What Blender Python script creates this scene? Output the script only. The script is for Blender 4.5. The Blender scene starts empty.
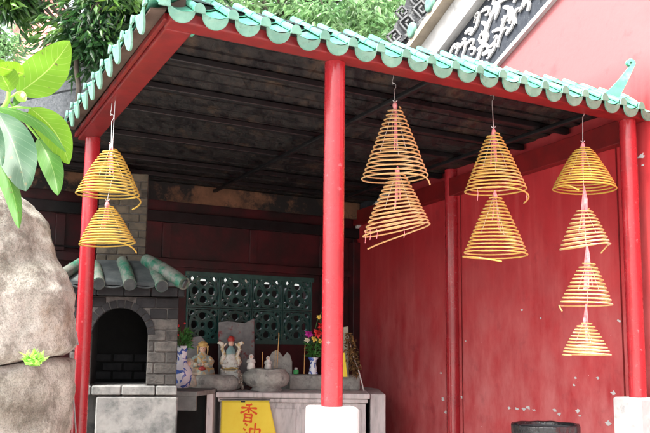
import bpy, bmesh, math, random
from mathutils import Vector, Matrix, noise
random.seed(7)
V = Vector
sc = bpy.context.scene
COL = sc.collection
R = math.radians
# ------------------------------------------------------------------ camera model (used to survey the photo)
F, CX, CY = 890.0, 325.0, 216.5
PIT, ROL = R(8.25), R(0.6)
EYE = V((0, 0, 1.5))
fw = V((0, math.cos(PIT), math.sin(PIT))); u0 = V((0, -math.sin(PIT), math.cos(PIT))); r0 = V((1, 0, 0))
rt = r0 * math.cos(ROL) + u0 * math.sin(ROL); up = -r0 * math.sin(ROL) + u0 * math.cos(ROL)
def ray(x, y): return fw * F + rt * (x - CX) - up * (y - CY)
def at(x, y, d):
    r = ray(x, y); return EYE + r * (d / r.y)
def atz(x, y, z):
    r = ray(x, y); return EYE + r * ((z - 1.5) / r.z)
cd = bpy.data.cameras.new('camera'); cam = bpy.data.objects.new('camera', cd); COL.objects.link(cam)
cam.matrix_world = Matrix(((rt.x, up.x, -fw.x, EYE.x), (rt.y, up.y, -fw.y, EYE.y), (rt.z, up.z, -fw.z, EYE.z), (0, 0, 0, 1)))
cd.sensor_width = 36; cd.lens = F / 650 * 36; cd.clip_end = 2000; cd.clip_start = 0.05
sc.camera = cam
cd.dof.use_dof = False
# ------------------------------------------------------------------ light
w = bpy.data.worlds.new('World'); sc.world = w; w.use_nodes = True
nt = w.node_tree; bg = nt.nodes['Background']
sky = nt.nodes.new('ShaderNodeTexSky'); sky.sky_type = 'NISHITA'; sky.sun_disc = False
SUN = V((-0.50, -0.42, 0.98)).normalized()
sky.sun_elevation = math.asin(SUN.z); sky.sun_rotation = math.atan2(SUN.x, SUN.y)
sky.air_density = 1.2; sky.dust_density = 6.0; sky.ozone_density = 0.6
hs = nt.nodes.new('ShaderNodeHueSaturation'); hs.inputs['Saturation'].default_value = 0.35
nt.links.new(sky.outputs[0], hs.inputs['Color']); nt.links.new(hs.outputs[0], bg.inputs[0]); bg.inputs[1].default_value = 0.15
sl = bpy.data.lights.new('sun', 'SUN'); sl.energy = 2.3; sl.angle = R(10); sl.color = (1, 0.96, 0.9)
so = bpy.data.objects.new('sun', sl); COL.objects.link(so); so.rotation_euler = SUN.to_track_quat('Z', 'Y').to_euler(); so.location = (-5, -5, 12)
sc.view_settings.view_transform = 'Standard'; sc.view_settings.look = 'None'; sc.view_settings.exposure = 2.0; sc.view_settings.gamma = 1
# ------------------------------------------------------------------ helpers
def tag(o, label=None, cat=None, group=None, kind=None):
    if label: o['label'] = label
    if cat: o['category'] = cat
    if group: o['group'] = group
    if kind: o['kind'] = kind
    return o
WL = {}
def thing(name, label, cat, loc, group=None):
    o = bpy.data.objects.new(name, None); o.empty_display_size = .1; COL.objects.link(o); o.location = loc; WL[o] = V(loc)
    return tag(o, label, cat, group)
class MB:
    def __init__(s): s.v = []; s.f = []; s.sm = []
    def add(s, vs, fs, smooth=False):
        b = len(s.v); s.v += [V(p) for p in vs]; s.f += [tuple(b + i for i in f) for f in fs]; s.sm += [smooth] * len(fs); return s
    def hexa(s, c):   # 8 corners bottom ccw, top ccw
        return s.add(c, [(3, 2, 1, 0), (4, 5, 6, 7), (0, 1, 5, 4), (1, 2, 6, 5), (2, 3, 7, 6), (3, 0, 4, 7)])
    def box(s, c, ax, ay, az):  # centre + half vectors
        c, ax, ay, az = V(c), V(ax), V(ay), V(az)
        return s.hexa([c - ax - ay - az, c + ax - ay - az, c + ax + ay - az, c - ax + ay - az, c - ax - ay + az, c + ax - ay + az, c + ax + ay + az, c - ax + ay + az])
    def abox(s, x0, x1, y0, y1, z0, z1):
        return s.hexa([(x0, y0, z0), (x1, y0, z0), (x1, y1, z0), (x0, y1, z0), (x0, y0, z1), (x1, y0, z1), (x1, y1, z1), (x0, y1, z1)])
    def bbox(s, c, ax, ay, az, r):   # chamfered box
        c, ax, ay, az = V(c), V(ax), V(ay), V(az)
        la, lb, lc = ax.length, ay.length, az.length; ea, eb, ec = ax / la, ay / lb, az / lc
        r = min(r, la * .45, lb * .45, lc * .45)
        def ring(za, off):
            A, B = la - off, lb - off; o = c + ec * za; rr = r if off == 0 else r * .6
            pts = [(A, B - rr), (A - rr, B), (-A + rr, B), (-A, B - rr), (-A, -B + rr), (-A + rr, -B), (A - rr, -B), (A, -B + rr)]
            return [o + ea * p + eb * q for p, q in pts]
        rs = [ring(-lc, r), ring(-lc + r, 0), ring(lc - r, 0), ring(lc, r)]
        vs = sum(rs, []); fs = []
        for k in range(3):
            for i in range(8): j = (i + 1) % 8; fs.append((k * 8 + i, k * 8 + j, k * 8 + 8 + j, k * 8 + 8 + i))
        fs.append(tuple(range(7, -1, -1))); fs.append(tuple(range(24, 32)))
        return s.add(vs, fs)
    def tube(s, pts, rad, n=8, caps=True, smooth=True):
        pts = [V(p) for p in pts]; m = len(pts); rad = rad if isinstance(rad, (list, tuple)) else [rad] * m
        vs = []; pn = None
        for i, p in enumerate(pts):
            t = (pts[min(i + 1, m - 1)] - pts[max(i - 1, 0)]).normalized()
            if pn is None:
                a = V((0, 0, 1)) if abs(t.z) < .9 else V((1, 0, 0)); pn = t.cross(a).normalized()
            else:
                pn = (pn - t * pn.dot(t)).normalized()
            bn = t.cross(pn)
            for k in range(n):
                an = 2 * math.pi * k / n; vs.append(p + (pn * math.cos(an) + bn * math.sin(an)) * rad[i])
        fs = [(i * n + k, i * n + (k + 1) % n, (i + 1) * n + (k + 1) % n, (i + 1) * n + k) for i in range(m - 1) for k in range(n)]
        s.add(vs, fs, smooth)
        if caps: s.add([vs[k] for k in range(n)], [tuple(range(n - 1, -1, -1))]); s.add(vs[-n:], [tuple(range(n))])
        return s
    def lathe(s, c, prof, n=24, sx=1, sy=1, rot=0, smooth=True):   # prof [(r,z)]
        c = V(c); vs = []
        for r, z in prof:
            for k in range(n):
                a = 2 * math.pi * k / n; x, y = r * math.cos(a) * sx, r * math.sin(a) * sy
                vs.append(c + V((x * math.cos(rot) - y * math.sin(rot), x * math.sin(rot) + y * math.cos(rot), z)))
        m = len(prof)
        s.add(vs, [(i * n + k, i * n + (k + 1) % n, (i + 1) * n + (k + 1) % n, (i + 1) * n + k) for i in range(m - 1) for k in range(n)], smooth)
        if prof[0][0] > 1e-4: s.add(vs[:n], [tuple(range(n - 1, -1, -1))])
        if prof[-1][0] > 1e-4: s.add(vs[-n:], [tuple(range(n))])
        return s
    def ball(s, c, r, n=10, sq=(1, 1, 1), jit=0):
        c = V(c); m = n // 2 + 1; vs = []
        for i in range(m + 1):
            th = math.pi * i / m
            for k in range(n):
                a = 2 * math.pi * k / n; d = V((math.sin(th) * math.cos(a) * sq[0], math.sin(th) * math.sin(a) * sq[1], math.cos(th) * sq[2]))
                vs.append(c + d * r * (1 + jit * noise.noise(d * 2.1 + c * 7)))
        return s.add(vs, [(i * n + k, i * n + (k + 1) % n, (i + 1) * n + (k + 1) % n, (i + 1) * n + k) for i in range(m) for k in range(n)], True)
    def prism(s, poly, off):   # 3d polygon, extruded by off
        poly = [V(p) for p in poly]; off = V(off); n = len(poly)
        vs = poly + [p + off for p in poly]
        return s.add(vs, [tuple(range(n)), tuple(range(2 * n - 1, n - 1, -1))] + [(i, (i + 1) % n, n + (i + 1) % n, n + i) for i in range(n)])
    def grid(s, fn, nu, nv, smooth=True, flip=False):
        vs = [fn(i / nu, j / nv) for j in range(nv + 1) for i in range(nu + 1)]
        fs = []
        for j in range(nv):
            for i in range(nu):
                a = j * (nu + 1) + i; q = (a, a + 1, a + nu + 2, a + nu + 1); fs.append(q[::-1] if flip else q)
        return s.add(vs, fs, smooth)
    def build(s, name, mat, parent=None, bevel=0, sub=0, solid=0, recalc=True):
        me = bpy.data.meshes.new(name)
        if parent is not None: org = WL[parent]
        else:
            xs = [p.x for p in s.v]; ys = [p.y for p in s.v]; org = V(((min(xs) + max(xs)) / 2, (min(ys) + max(ys)) / 2, min(p.z for p in s.v)))
        me.from_pydata([p - org for p in s.v], [], s.f); me.update()
        me.polygons.foreach_set('use_smooth', s.sm)
        if recalc:
            b = bmesh.new(); b.from_mesh(me); bmesh.ops.recalc_face_normals(b, faces=b.faces); b.to_mesh(me); b.free()
        o = bpy.data.objects.new(name, me); COL.objects.link(o)
        if parent is not None: o.parent = parent
        else: o.location = org
        WL[o] = org; me.materials.append(mat)
        if solid:
            m = o.modifiers.new('solid', 'SOLIDIFY'); m.thickness = solid; m.offset = 0
        if bevel:
            m = o.modifiers.new('bevel', 'BEVEL'); m.width = bevel; m.segments = 2; m.limit_method = 'ANGLE'
        if sub:
            m = o.modifiers.new('sub', 'SUBSURF'); m.levels = sub; m.render_levels = sub
        return o
# ------------------------------------------------------------------ materials
def srgb(h):
    c = [int(h[i:i + 2], 16) / 255 for i in (0, 2, 4)]
    return tuple(x / 12.92 if x <= .04045 else ((x + .055) / 1.055) ** 2.4 for x in c) + (1,)
def mk(name, c1, c2=None, c3=None, scale=8, stretch=(1, 1, 1), rough=.6, rough2=None, bump=.1, bscale=None, detail=6, lo=.4, hi=.65, island=0, coat=0, sss=0, trans=0, c3s=3, c3lo=.6, c3hi=.7, metal=0, bdist=.01, spec=None):
    m = bpy.data.materials.new(name); m.use_nodes = True; n = m.node_tree.nodes; L = m.node_tree.links
    bs = n['Principled BSDF']; tc = n.new('ShaderNodeTexCoord'); mp = n.new('ShaderNodeMapping'); mp.inputs['Scale'].default_value = stretch
    L.new(tc.outputs['Object'], mp.inputs[0])
    nz = n.new('ShaderNodeTexNoise'); nz.inputs['Scale'].default_value = scale; nz.inputs['Detail'].default_value = detail; nz.inputs['Roughness'].default_value = .62
    L.new(mp.outputs[0], nz.inputs['Vector'])
    rp = n.new('ShaderNodeValToRGB'); rp.color_ramp.elements[0].position = lo; rp.color_ramp.elements[1].position = hi
    rp.color_ramp.elements[0].color = c1; rp.color_ramp.elements[1].color = c2 or c1
    L.new(nz.outputs['Fac'], rp.inputs[0]); out = rp.outputs[0]
    if c3:
        n3 = n.new('ShaderNodeTexNoise'); n3.inputs['Scale'].default_value = c3s; n3.inputs['Detail'].default_value = 8; n3.inputs['Roughness'].default_value = .7
        L.new(mp.outputs[0], n3.inputs['Vector'])
        mr = n.new('ShaderNodeMapRange'); mr.inputs[1].default_value = c3lo; mr.inputs[2].default_value = c3hi; L.new(n3.outputs['Fac'], mr.inputs[0])
        mx = n.new('ShaderNodeMix'); mx.data_type = 'RGBA'; L.new(mr.outputs[0], mx.inputs[0]); L.new(out, mx.inputs[6]); mx.inputs[7].default_value = c3; out = mx.outputs[2]
    if island:
        ge = n.new('ShaderNodeNewGeometry'); mr2 = n.new('ShaderNodeMapRange'); mr2.inputs[3].default_value = 1 - island; mr2.inputs[4].default_value = 1 + island
        L.new(ge.outputs['Random Per Island'], mr2.inputs[0])
        hv = n.new('ShaderNodeHueSaturation'); L.new(mr2.outputs[0], hv.inputs['Value']); L.new(out, hv.inputs['Color']); out = hv.outputs[0]
    L.new(out, bs.inputs['Base Color'])
    bs.inputs['Roughness'].default_value = rough
    if rough2 is not None:
        mr3 = n.new('ShaderNodeMapRange'); mr3.inputs[1].default_value = .35; mr3.inputs[2].default_value = .65; mr3.inputs[3].default_value = rough; mr3.inputs[4].default_value = rough2
        L.new(nz.outputs['Fac'], mr3.inputs[0]); L.new(mr3.outputs[0], bs.inputs['Roughness'])
    if bump:
        nb = n.new('ShaderNodeTexNoise'); nb.inputs['Scale'].default_value = bscale or scale * 4; nb.inputs['Detail'].default_value = 8; L.new(mp.outputs[0], nb.inputs['Vector'])
        bp = n.new('ShaderNodeBump'); bp.inputs['Strength'].default_value = bump; bp.inputs['Distance'].default_value = bdist
        L.new(nb.outputs['Fac'], bp.inputs['Height']); L.new(bp.outputs[0], bs.inputs['Normal'])
    if coat: bs.inputs['Coat Weight'].default_value = coat; bs.inputs['Coat Roughness'].default_value = .15
    bs.inputs['Metallic'].default_value = metal
    if spec is not None: bs.inputs['Specular IOR Level'].default_value = spec
    if trans:
        tr = n.new('ShaderNodeBsdfTranslucent'); ms = n.new('ShaderNodeMixShader'); ms.inputs[0].default_value = trans
        hv2 = n.new('ShaderNodeHueSaturation'); hv2.inputs['Value'].default_value = 1.8; hv2.inputs['Hue'].default_value = .475; L.new(out, hv2.inputs['Color']); L.new(hv2.outputs[0], tr.inputs[0])
        L.new(bs.outputs[0], ms.inputs[1]); L.new(tr.outputs[0], ms.inputs[2]); L.new(ms.outputs[0], n['Material Output'].inputs[0])
    return m
def C(r, g, b): return (r, g, b, 1)
M = dict(
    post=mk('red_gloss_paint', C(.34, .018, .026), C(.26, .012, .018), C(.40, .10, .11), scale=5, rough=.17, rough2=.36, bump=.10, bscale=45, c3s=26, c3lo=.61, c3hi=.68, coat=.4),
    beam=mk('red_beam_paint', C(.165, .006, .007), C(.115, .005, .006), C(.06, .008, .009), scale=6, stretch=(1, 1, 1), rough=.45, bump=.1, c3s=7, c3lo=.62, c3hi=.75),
    soot=mk('sooty_boards', C(.0045, .0047, .006), C(.015, .014, .013), C(.050, .034, .022), scale=3.2, stretch=(4.5, 1.6, 1), rough=.42, rough2=.75, bump=.25, bscale=14, c3s=1.1, c3lo=.53, c3hi=.68, bdist=.02, spec=.35),
    soot2=mk('sooty_joist', C(.003, .003, .004), C(.008, .008, .009), C(.030, .026, .022), scale=7, rough=.45, bump=.2, c3s=4, c3lo=.62, c3hi=.75, spec=.35),
    brown=mk('brown_board', C(.10, .050, .025), C(.17, .085, .045), C(.005, .005, .005), scale=6, rough=.8, bump=.2, c3s=2.2, c3lo=.44, c3hi=.54),
    soffit=mk('soffit_board', C(.060, .038, .028), C(.085, .055, .040), scale=10, rough=.8, bump=.2),
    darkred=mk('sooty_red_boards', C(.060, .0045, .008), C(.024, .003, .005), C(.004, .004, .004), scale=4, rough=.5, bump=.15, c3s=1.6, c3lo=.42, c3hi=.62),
    tile=mk('mint_glazed_tile', C(.07, .30, .205), C(.11, .37, .26), C(.26, .42, .34), scale=9, rough=.28, bump=.08, island=.12, c3s=6, c3lo=.55, c3hi=.75),
    disc=mk('tile_end', C(.10, .245, .185), C(.15, .31, .24), C(.045, .11, .08), scale=12, rough=.45, bump=.12, island=.12, c3s=14, c3lo=.58, c3hi=.75),
    oldtile=mk('old_green_tile', C(.004, .085, .048), C(.008, .12, .07), C(.13, .14, .12), scale=6, rough=.55, bump=.5, c3s=7, c3lo=.42, c3hi=.54),
    slate=mk('dark_old_tile', C(.018, .025, .028), C(.05, .06, .06), C(.10, .12, .11), scale=8, rough=.7, bump=.3, island=.25),
    brick=mk('sooty_brick', C(.060, .058, .055), C(.12, .112, .10), C(.02, .02, .02), scale=9, rough=.9, bump=.9, island=.35, c3s=3, c3lo=.5, c3hi=.7),
    blackbrick=mk('blackened_brick', C(.006, .007, .009), C(.018, .018, .020), scale=9, rough=.8, bump=.5, island=.4),
    tanbrick=mk('tan_brick', C(.060, .054, .042), C(.12, .10, .070), C(.015, .014, .014), scale=7, rough=.9, bump=.4, island=.3, c3s=4, c3lo=.55, c3hi=.7),
    mortar=mk('mortar', C(.12, .117, .11), C(.045, .044, .042), scale=14, rough=.95, bump=.4),
    black=mk('soot_and_shade_black', C(.003, .003, .003), C(.006, .006, .006), scale=10, rough=.95, bump=.3),  # soot in the furnace; painted shade under the side table and behind the lattice
    concrete=mk('stained_concrete', C(.25, .25, .24), C(.17, .17, .168), C(.035, .045, .045), scale=5, rough=.9, bump=.35, c3s=3.2, c3lo=.47, c3hi=.68),
    granite=mk('pinkish_granite', C(.68, .63, .63), C(.50, .47, .47), C(.16, .15, .16), scale=6, stretch=(2.2, 2, .5), rough=.8, bump=.3, c3s=3, c3lo=.57, c3hi=.75),
    lime=mk('whitewash', C(.46, .46, .455), C(.36, .365, .37), C(.22, .22, .22), scale=4, rough=.9, bump=.6, bscale=14, c3s=7, c3lo=.56, c3hi=.72),
    stone=mk('carved_grey_stone', C(.42, .42, .39), C(.28, .28, .26), C(.14, .14, .14), scale=14, rough=.9, bump=.6, c3s=10, c3lo=.55, c3hi=.7),
    greystone=mk('grey_tablet', C(.17, .17, .17), C(.11, .11, .115), C(.16, .025, .03), scale=10, rough=.85, bump=.2, c3s=7, c3lo=.56, c3hi=.62),
    porc=mk('white_porcelain', C(.78, .77, .74), C(.66, .65, .60), scale=8, rough=.25, bump=.05),
    gold=mk('gilt', C(.62, .42, .16), C(.45, .28, .10), scale=25, rough=.4, bump=.1),
    redsm=mk('red_lacquer', C(.42, .04, .03), C(.30, .03, .03), scale=15, rough=.45),
    skin=mk('painted_face', C(.70, .48, .36), C(.66, .42, .32), scale=10, rough=.5, bump=0),
    bluegr=mk('blue_green_glaze', C(.15, .30, .32), C(.30, .42, .40), scale=20, rough=.35),
    steel=mk('wire', C(.55, .55, .55), rough=.35, bump=0, metal=.8),
    string=mk('pale_string', C(.75, .70, .66), rough=.8, bump=0),
    pink=mk('pink_paper', C(.72, .22, .24), C(.80, .42, .42), scale=30, rough=.8, bump=.1),
    bag=mk('black_plastic', C(.012, .013, .015), C(.02, .02, .022), scale=6, rough=.25, bump=.9, bscale=9, bdist=.03),
    cloth=mk('yellow_cloth', C(.95, .74, .07), C(.90, .66, .05), scale=4, rough=.75, bump=.05, trans=0),
    redink=mk('red_ink', C(.80, .10, .02), rough=.8, bump=0),
    bark=mk('bark', C(.05, .04, .03), C(.09, .075, .06), scale=12, stretch=(1, 1, .3), rough=.9, bump=.6),
    leafd=mk('dark_leaf', C(.014, .060, .018), C(.030, .10, .028), C(.09, .20, .035), scale=1.3, rough=.35, bump=0, island=.5, trans=.30, c3s=1.1, c3lo=.5, c3hi=.62),
    leafl=mk('light_leaf', C(.10, .22, .09), C(.16, .30, .13), C(.26, .38, .20), scale=1.2, rough=.35, bump=0, island=.5, trans=.45, c3s=1.0, c3lo=.5, c3hi=.65),
    plantg=mk('plant_green', C(.04, .16, .03), C(.07, .24, .05), scale=20, rough=.45, bump=0, island=.4, trans=.2),
    sprout=mk('sprout_green', C(.22, .50, .08), C(.30, .55, .10), scale=20, rough=.5, bump=0, island=.3, trans=.3),
    dry=mk('dry_leaf', C(.11, .06, .02), C(.2, .10, .03), scale=20, rough=.8, bump=0, island=.5),
    magenta=mk('magenta_petal', C(.55, .03, .35), rough=.6, bump=0), yellowp=mk('yellow_petal', C(.80, .60, .12), rough=.6, bump=0, island=.3), redp=mk('red_petal', C(.60, .03, .03), rough=.6, bump=0, island=.3), whitep=mk('white_petal', C(.8, .76, .6), rough=.6, bump=0),
    ground=mk('paving', C(.50, .48, .45), C(.40, .385, .36), scale=2, rough=.9, bump=.3),
    greywall=mk('grey_render', C(.062, .070, .080), C(.095, .105, .115), C(.035, .04, .045), scale=16, rough=.95, bump=.5, c3s=22, c3lo=.52, c3hi=.68),
    joint=mk('dark_joint', C(.03, .035, .04), rough=.9, bump=0),
    pinkwall=mk('far_pink_plaster', C(.60, .27, .24), C(.66, .32, .29), scale=1, rough=.9, bump=0),
    lattice=mk('dark_green_ceramic', C(.016, .068, .062), C(.030, .10, .088), C(.08, .16, .10), scale=12, rough=.35, bump=.1, c3s=6, c3lo=.62, c3hi=.7),
    friezebg=mk('frieze_ground', C(.020, .026, .038), C(.038, .045, .056), C(.10, .11, .12), scale=20, rough=.9, bump=.1, c3s=30, c3lo=.58, c3hi=.7),
    plaster=mk('white_plaster', C(.62, .62, .62), C(.50, .50, .50), scale=9, rough=.85, bump=.15),
    carve=mk('weathered_carving', C(.03, .033, .037), C(.07, .072, .08), C(.24, .25, .25), scale=12, rough=.9, bump=.5, c3s=9, c3lo=.5, c3hi=.62),
    under=mk('tile_underside', C(.42, .36, .28), C(.32, .28, .22), C(.20, .18, .16), scale=6, rough=.9, bump=.2, c3s=8),
    wood=mk('pale_wood', C(.45, .42, .33), C(.35, .32, .24), scale=6, stretch=(1, 1, .2), rough=.8, bump=.1),
    bamboo=mk('incense_stick', C(.55, .30, .10), C(.62, .40, .16), scale=20, rough=.8, bump=0),
    greenplastic=mk('green_plastic', C(.05, .35, .10), rough=.35, bump=0),
    ash=mk('ash', C(.35, .34, .33), C(.22, .22, .22), scale=20, rough=1, bump=.5),
)
def coilmat(name, c, ca):
    return mk(name, C(*c), C(*[x * .8 for x in c]), C(*ca), scale=18, rough=.75, bump=.15, c3s=5, c3lo=.52, c3hi=.68)
# red wall: paint that chalks and pales, worse towards the floor
def wallmat():
    m = bpy.data.materials.new('chalky_red_wall'); m.use_nodes = True; n = m.node_tree.nodes; L = m.node_tree.links
    bs = n['Principled BSDF']; tc = n.new('ShaderNodeTexCoord')
    def nz(s, st=(1, 1, 1), d=8, r=.65):
        mp = n.new('ShaderNodeMapping'); mp.inputs['Scale'].default_value = st; L.new(tc.outputs['Object'], mp.inputs[0])
        t = n.new('ShaderNodeTexNoise'); t.inputs['Scale'].default_value = s; t.inputs['Detail'].default_value = d; t.inputs['Roughness'].default_value = r; L.new(mp.outputs[0], t.inputs['Vector']); return t.outputs['Fac']
    def mr(i, a, b, c=0, d=1):
        t = n.new('ShaderNodeMapRange'); [t.inputs[k + 1].__setattr__('default_value', v) for k, v in enumerate((a, b, c, d))]; L.new(i, t.inputs[0]); return t.outputs[0]
    def ma(op, a, b):
        t = n.new('ShaderNodeMath'); t.operation = op
        for k, x in enumerate((a, b)):
            if isinstance(x, (int, float)): t.inputs[k].default_value = x
            else: L.new(x, t.inputs[k])
        t.use_clamp = True; return t.outputs[0]
    def mx(f, a, b):
        t = n.new('ShaderNodeMix'); t.data_type = 'RGBA'; L.new(f, t.inputs[0])
        for k, x in ((6, a), (7, b)):
            if isinstance(x, tuple): t.inputs[k].default_value = x
            else: L.new(x, t.inputs[k])
        return t.outputs[2]
    col = mx(mr(nz(1.6), .35, .68), C(.48, .026, .034), C(.37, .019, .026))
    streak = mr(nz(3.0, (3, 3, .25)), .48, .75, 0, .45); col = mx(streak, col, C(.58, .10, .10))
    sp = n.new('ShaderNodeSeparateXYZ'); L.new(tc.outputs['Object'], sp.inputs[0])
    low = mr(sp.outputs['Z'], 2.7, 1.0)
    chalk = ma('MULTIPLY', ma('MULTIPLY', mr(nz(2.4, (1.5, 1.5, .8)), .30, .70), low), .85); col = mx(chalk, col, C(.62, .20, .20)); sunlit_tint = ma('MULTIPLY', mr(nz(1.2), .2, .5, .75, 1), mr(sp.outputs['Z'], 3.2, 3.7)); col = mx(sunlit_tint, col, C(.34, .115, .120))  # chalk low down; bright sun above the canopy is put into the colour
    grime = ma('MULTIPLY', mr(nz(5), .58, .8), .5); col = mx(grime, col, C(.16, .02, .03))
    chip = ma('MULTIPLY', mr(nz(16, (1, 1, 1.2), 4), .735, .745), mr(sp.outputs['Z'], 1.9, 1.2)); col = mx(chip, col, C(.75, .70, .68))
    L.new(col, bs.inputs['Base Color']); bs.inputs['Roughness'].default_value = .55
    bp = n.new('ShaderNodeBump'); bp.inputs['Strength'].default_value = .25; bp.inputs['Distance'].default_value = .01; L.new(nz(12), bp.inputs['Height']); L.new(bp.outputs[0], bs.inputs['Normal'])
    return m
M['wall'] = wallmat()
def rockmat():
    m = bpy.data.materials.new('granite_boulder'); m.use_nodes = True; n = m.node_tree.nodes; L = m.node_tree.links; bs = n['Principled BSDF']; tc = n.new('ShaderNodeTexCoord')
    def nz(s, d=8, r=.65):
        t = n.new('ShaderNodeTexNoise'); t.inputs['Scale'].default_value = s; t.inputs['Detail'].default_value = d; t.inputs['Roughness'].default_value = r; L.new(tc.outputs['Object'], t.inputs['Vector']); return t.outputs['Fac']
    def ramp(i, *st):
        t = n.new('ShaderNodeValToRGB'); e = t.color_ramp.elements
        while len(e) < len(st): e.new(.5)
        for k, (p, c) in enumerate(st): e[k].position = p; e[k].color = c
        L.new(i, t.inputs[0]); return t.outputs[0]
    def mul(a, b, f=1, bt='MULTIPLY'):
        t = n.new('ShaderNodeMix'); t.data_type = 'RGBA'; t.blend_type = bt; t.inputs[0].default_value = f; L.new(a, t.inputs[6]); L.new(b, t.inputs[7]); return t.outputs[2]
    base = ramp(nz(2.2), (.3, C(.15, .13, .10)), (.44, C(.32, .315, .27)), (.56, C(.48, .475, .425)), (.72, C(.27, .21, .145)))
    speck = ramp(nz(110, 3, .5), (.36, C(.45, .43, .42)), (.5, C(1, 1, 1)), (.66, C(1.25, 1.22, 1.2)))
    col = mul(base, speck, .5)
    st = ramp(nz(5, 9, .75), (.40, C(.28, .24, .20)), (.52, C(1, 1, 1))); col = mul(col, st, .6)
    L.new(col, bs.inputs['Base Color']); bs.inputs['Roughness'].default_value = .9
    b1 = n.new('ShaderNodeBump'); b1.inputs['Strength'].default_value = .8; b1.inputs['Distance'].default_value = .03; L.new(nz(14, 10, .7), b1.inputs['Height'])
    b2 = n.new('ShaderNodeBump'); b2.inputs['Strength'].default_value = .5; b2.inputs['Distance'].default_value = .006; L.new(nz(90, 4), b2.inputs['Height']); L.new(b1.outputs[0], b2.inputs['Normal']); L.new(b2.outputs[0], bs.inputs['Normal'])
    return m
M['rock'] = rockmat()
def bluewhite():
    m = bpy.data.materials.new('blue_and_white_porcelain'); m.use_nodes = True; n = m.node_tree.nodes; L = m.node_tree.links; bs = n['Principled BSDF']; tc = n.new('ShaderNodeTexCoord')
    t = n.new('ShaderNodeTexNoise'); t.inputs['Scale'].default_value = 9; t.inputs['Detail'].default_value = 1.2; t.inputs['Distortion'].default_value = 2.2; L.new(tc.outputs['Object'], t.inputs['Vector'])
    r = n.new('ShaderNodeValToRGB'); e = r.color_ramp.elements; e[0].position = .50; e[0].color = C(.80, .84, .92); e[1].position = .53; e[1].color = C(.03, .07, .42); e.new(.62).color = C(.10, .2, .6); L.new(t.outputs['Fac'], r.inputs[0]); L.new(r.outputs[0], bs.inputs['Base Color']); bs.inputs['Roughness'].default_value = .2
    return m
M['bw'] = bluewhite()
# ------------------------------------------------------------------ layout frames
K = V((-.749, 4.505, 0)); U = V((.852, .523, 0)); D = V((-.410, .912, 0)).normalized()
def G(a, b, z): return K + U * a + D * b + V((0, 0, z))
W0 = V((2.35, 6.35, 0)); WD = V((-.36, .933, 0)); WN = V((-.933, -.36, 0))
def Wp(t, z, o=0): return W0 + WD * t + WN * o + V((0, 0, z))
def wpx(x, y, o=0):   # pixel -> (t, z) on the side wall plane
    r = ray(x, y); p0 = W0 + WN * o; k = (p0 - EYE).dot(WN) / r.dot(WN); p = EYE + r * k
    return (V((p.x, p.y, 0)) - p0).dot(WD), p.z
def aw(b):            # a where the canopy frame meets the side wall
    p = K + D * b; return (W0 - p).dot(WN) / U.dot(WN)
BK = V((.49, 11.43, 0)); BU = V((-.845, -.535, 0)); BN = V((.535, -.845, 0))  # back wall: corner, direction to the left, normal to camera
def Bp(s, z, o=0): return BK + BU * s + BN * o + V((0, 0, z))
def bpx(x, y, o=0):
    r = ray(x, y); p0 = BK + BN * o; k = (p0 - EYE).dot(BN) / r.dot(BN); p = EYE + r * k
    return (V((p.x, p.y, 0)) - p0).dot(BU), p.z
def Gh(mb, a0, a1, b0, b1, z0, z1):
    return mb.hexa([G(a0, b0, z0), G(a1, b0, z0), G(a1, b1, z0), G(a0, b1, z0), G(a0, b0, z1), G(a1, b0, z1), G(a1, b1, z1), G(a0, b1, z1)])
# ------------------------------------------------------------------ ground
g = MB().add([(-400, -400, 0), (400, -400, 0), (400, 400, 0), (-400, 400, 0)], [(0, 1, 2, 3)]).build('ground', M['ground']); tag(g, kind='structure')
# ------------------------------------------------------------------ canopy
can = thing('canopy', 'red timber canopy on red posts with mint green tiled eaves and soot black ceiling', 'canopy', K)
mb = MB()
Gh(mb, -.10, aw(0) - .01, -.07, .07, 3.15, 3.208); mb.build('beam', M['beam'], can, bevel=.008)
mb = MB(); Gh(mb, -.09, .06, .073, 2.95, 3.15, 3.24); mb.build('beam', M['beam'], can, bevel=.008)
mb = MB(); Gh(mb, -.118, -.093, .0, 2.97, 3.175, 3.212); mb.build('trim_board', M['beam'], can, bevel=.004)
mb = MB(); mb.hexa([G(-.205, -.05, 3.192), G(-.12, -.05, 3.205), G(-.12, 2.97, 3.235), G(-.205, 2.97, 3.245), G(-.205, -.05, 3.202), G(-.12, -.05, 3.216), G(-.12, 2.97, 3.247), G(-.205, 2.97, 3.257)]); mb.build('soffit', M['soffit'], can)
# ceiling boards, laid across, each slightly out of level
mb = MB(); b = .075; i = 0
while b < 5.32:
    b2 = min(b + .205, 5.33); dz = random.uniform(-.006, .006)
    a0 = -.05 if b < 2.95 else -.45
    mb.hexa([G(a0, b, 3.30 + dz), G(aw(b) - .02, b, 3.30 + dz), G(aw(b2) - .02, b2 - .006, 3.306 + dz), G(a0, b2 - .006, 3.306 + dz), G(a0, b, 3.33), G(aw(b) - .02, b, 3.33), G(aw(b2) - .02, b2 - .006, 3.33), G(a0, b2 - .006, 3.33)]); b = b2
mb.build('ceiling', M['soot'], can)
mb = MB(); a0 = -.12
mb.hexa([G(-.03, .06, 3.334), G(aw(0) - .02, .06, 3.334), G(aw(5.35) - .02, 5.35, 3.334), G(-.03, 5.35, 3.334), G(.10, .23, 3.42), G(aw(.23) - .02, .23, 3.42), G(aw(5.35) - .02, 5.35, 3.42), G(.0, 5.35, 3.42)])
mb.build('roof_deck', M['soot2'], can)
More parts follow.
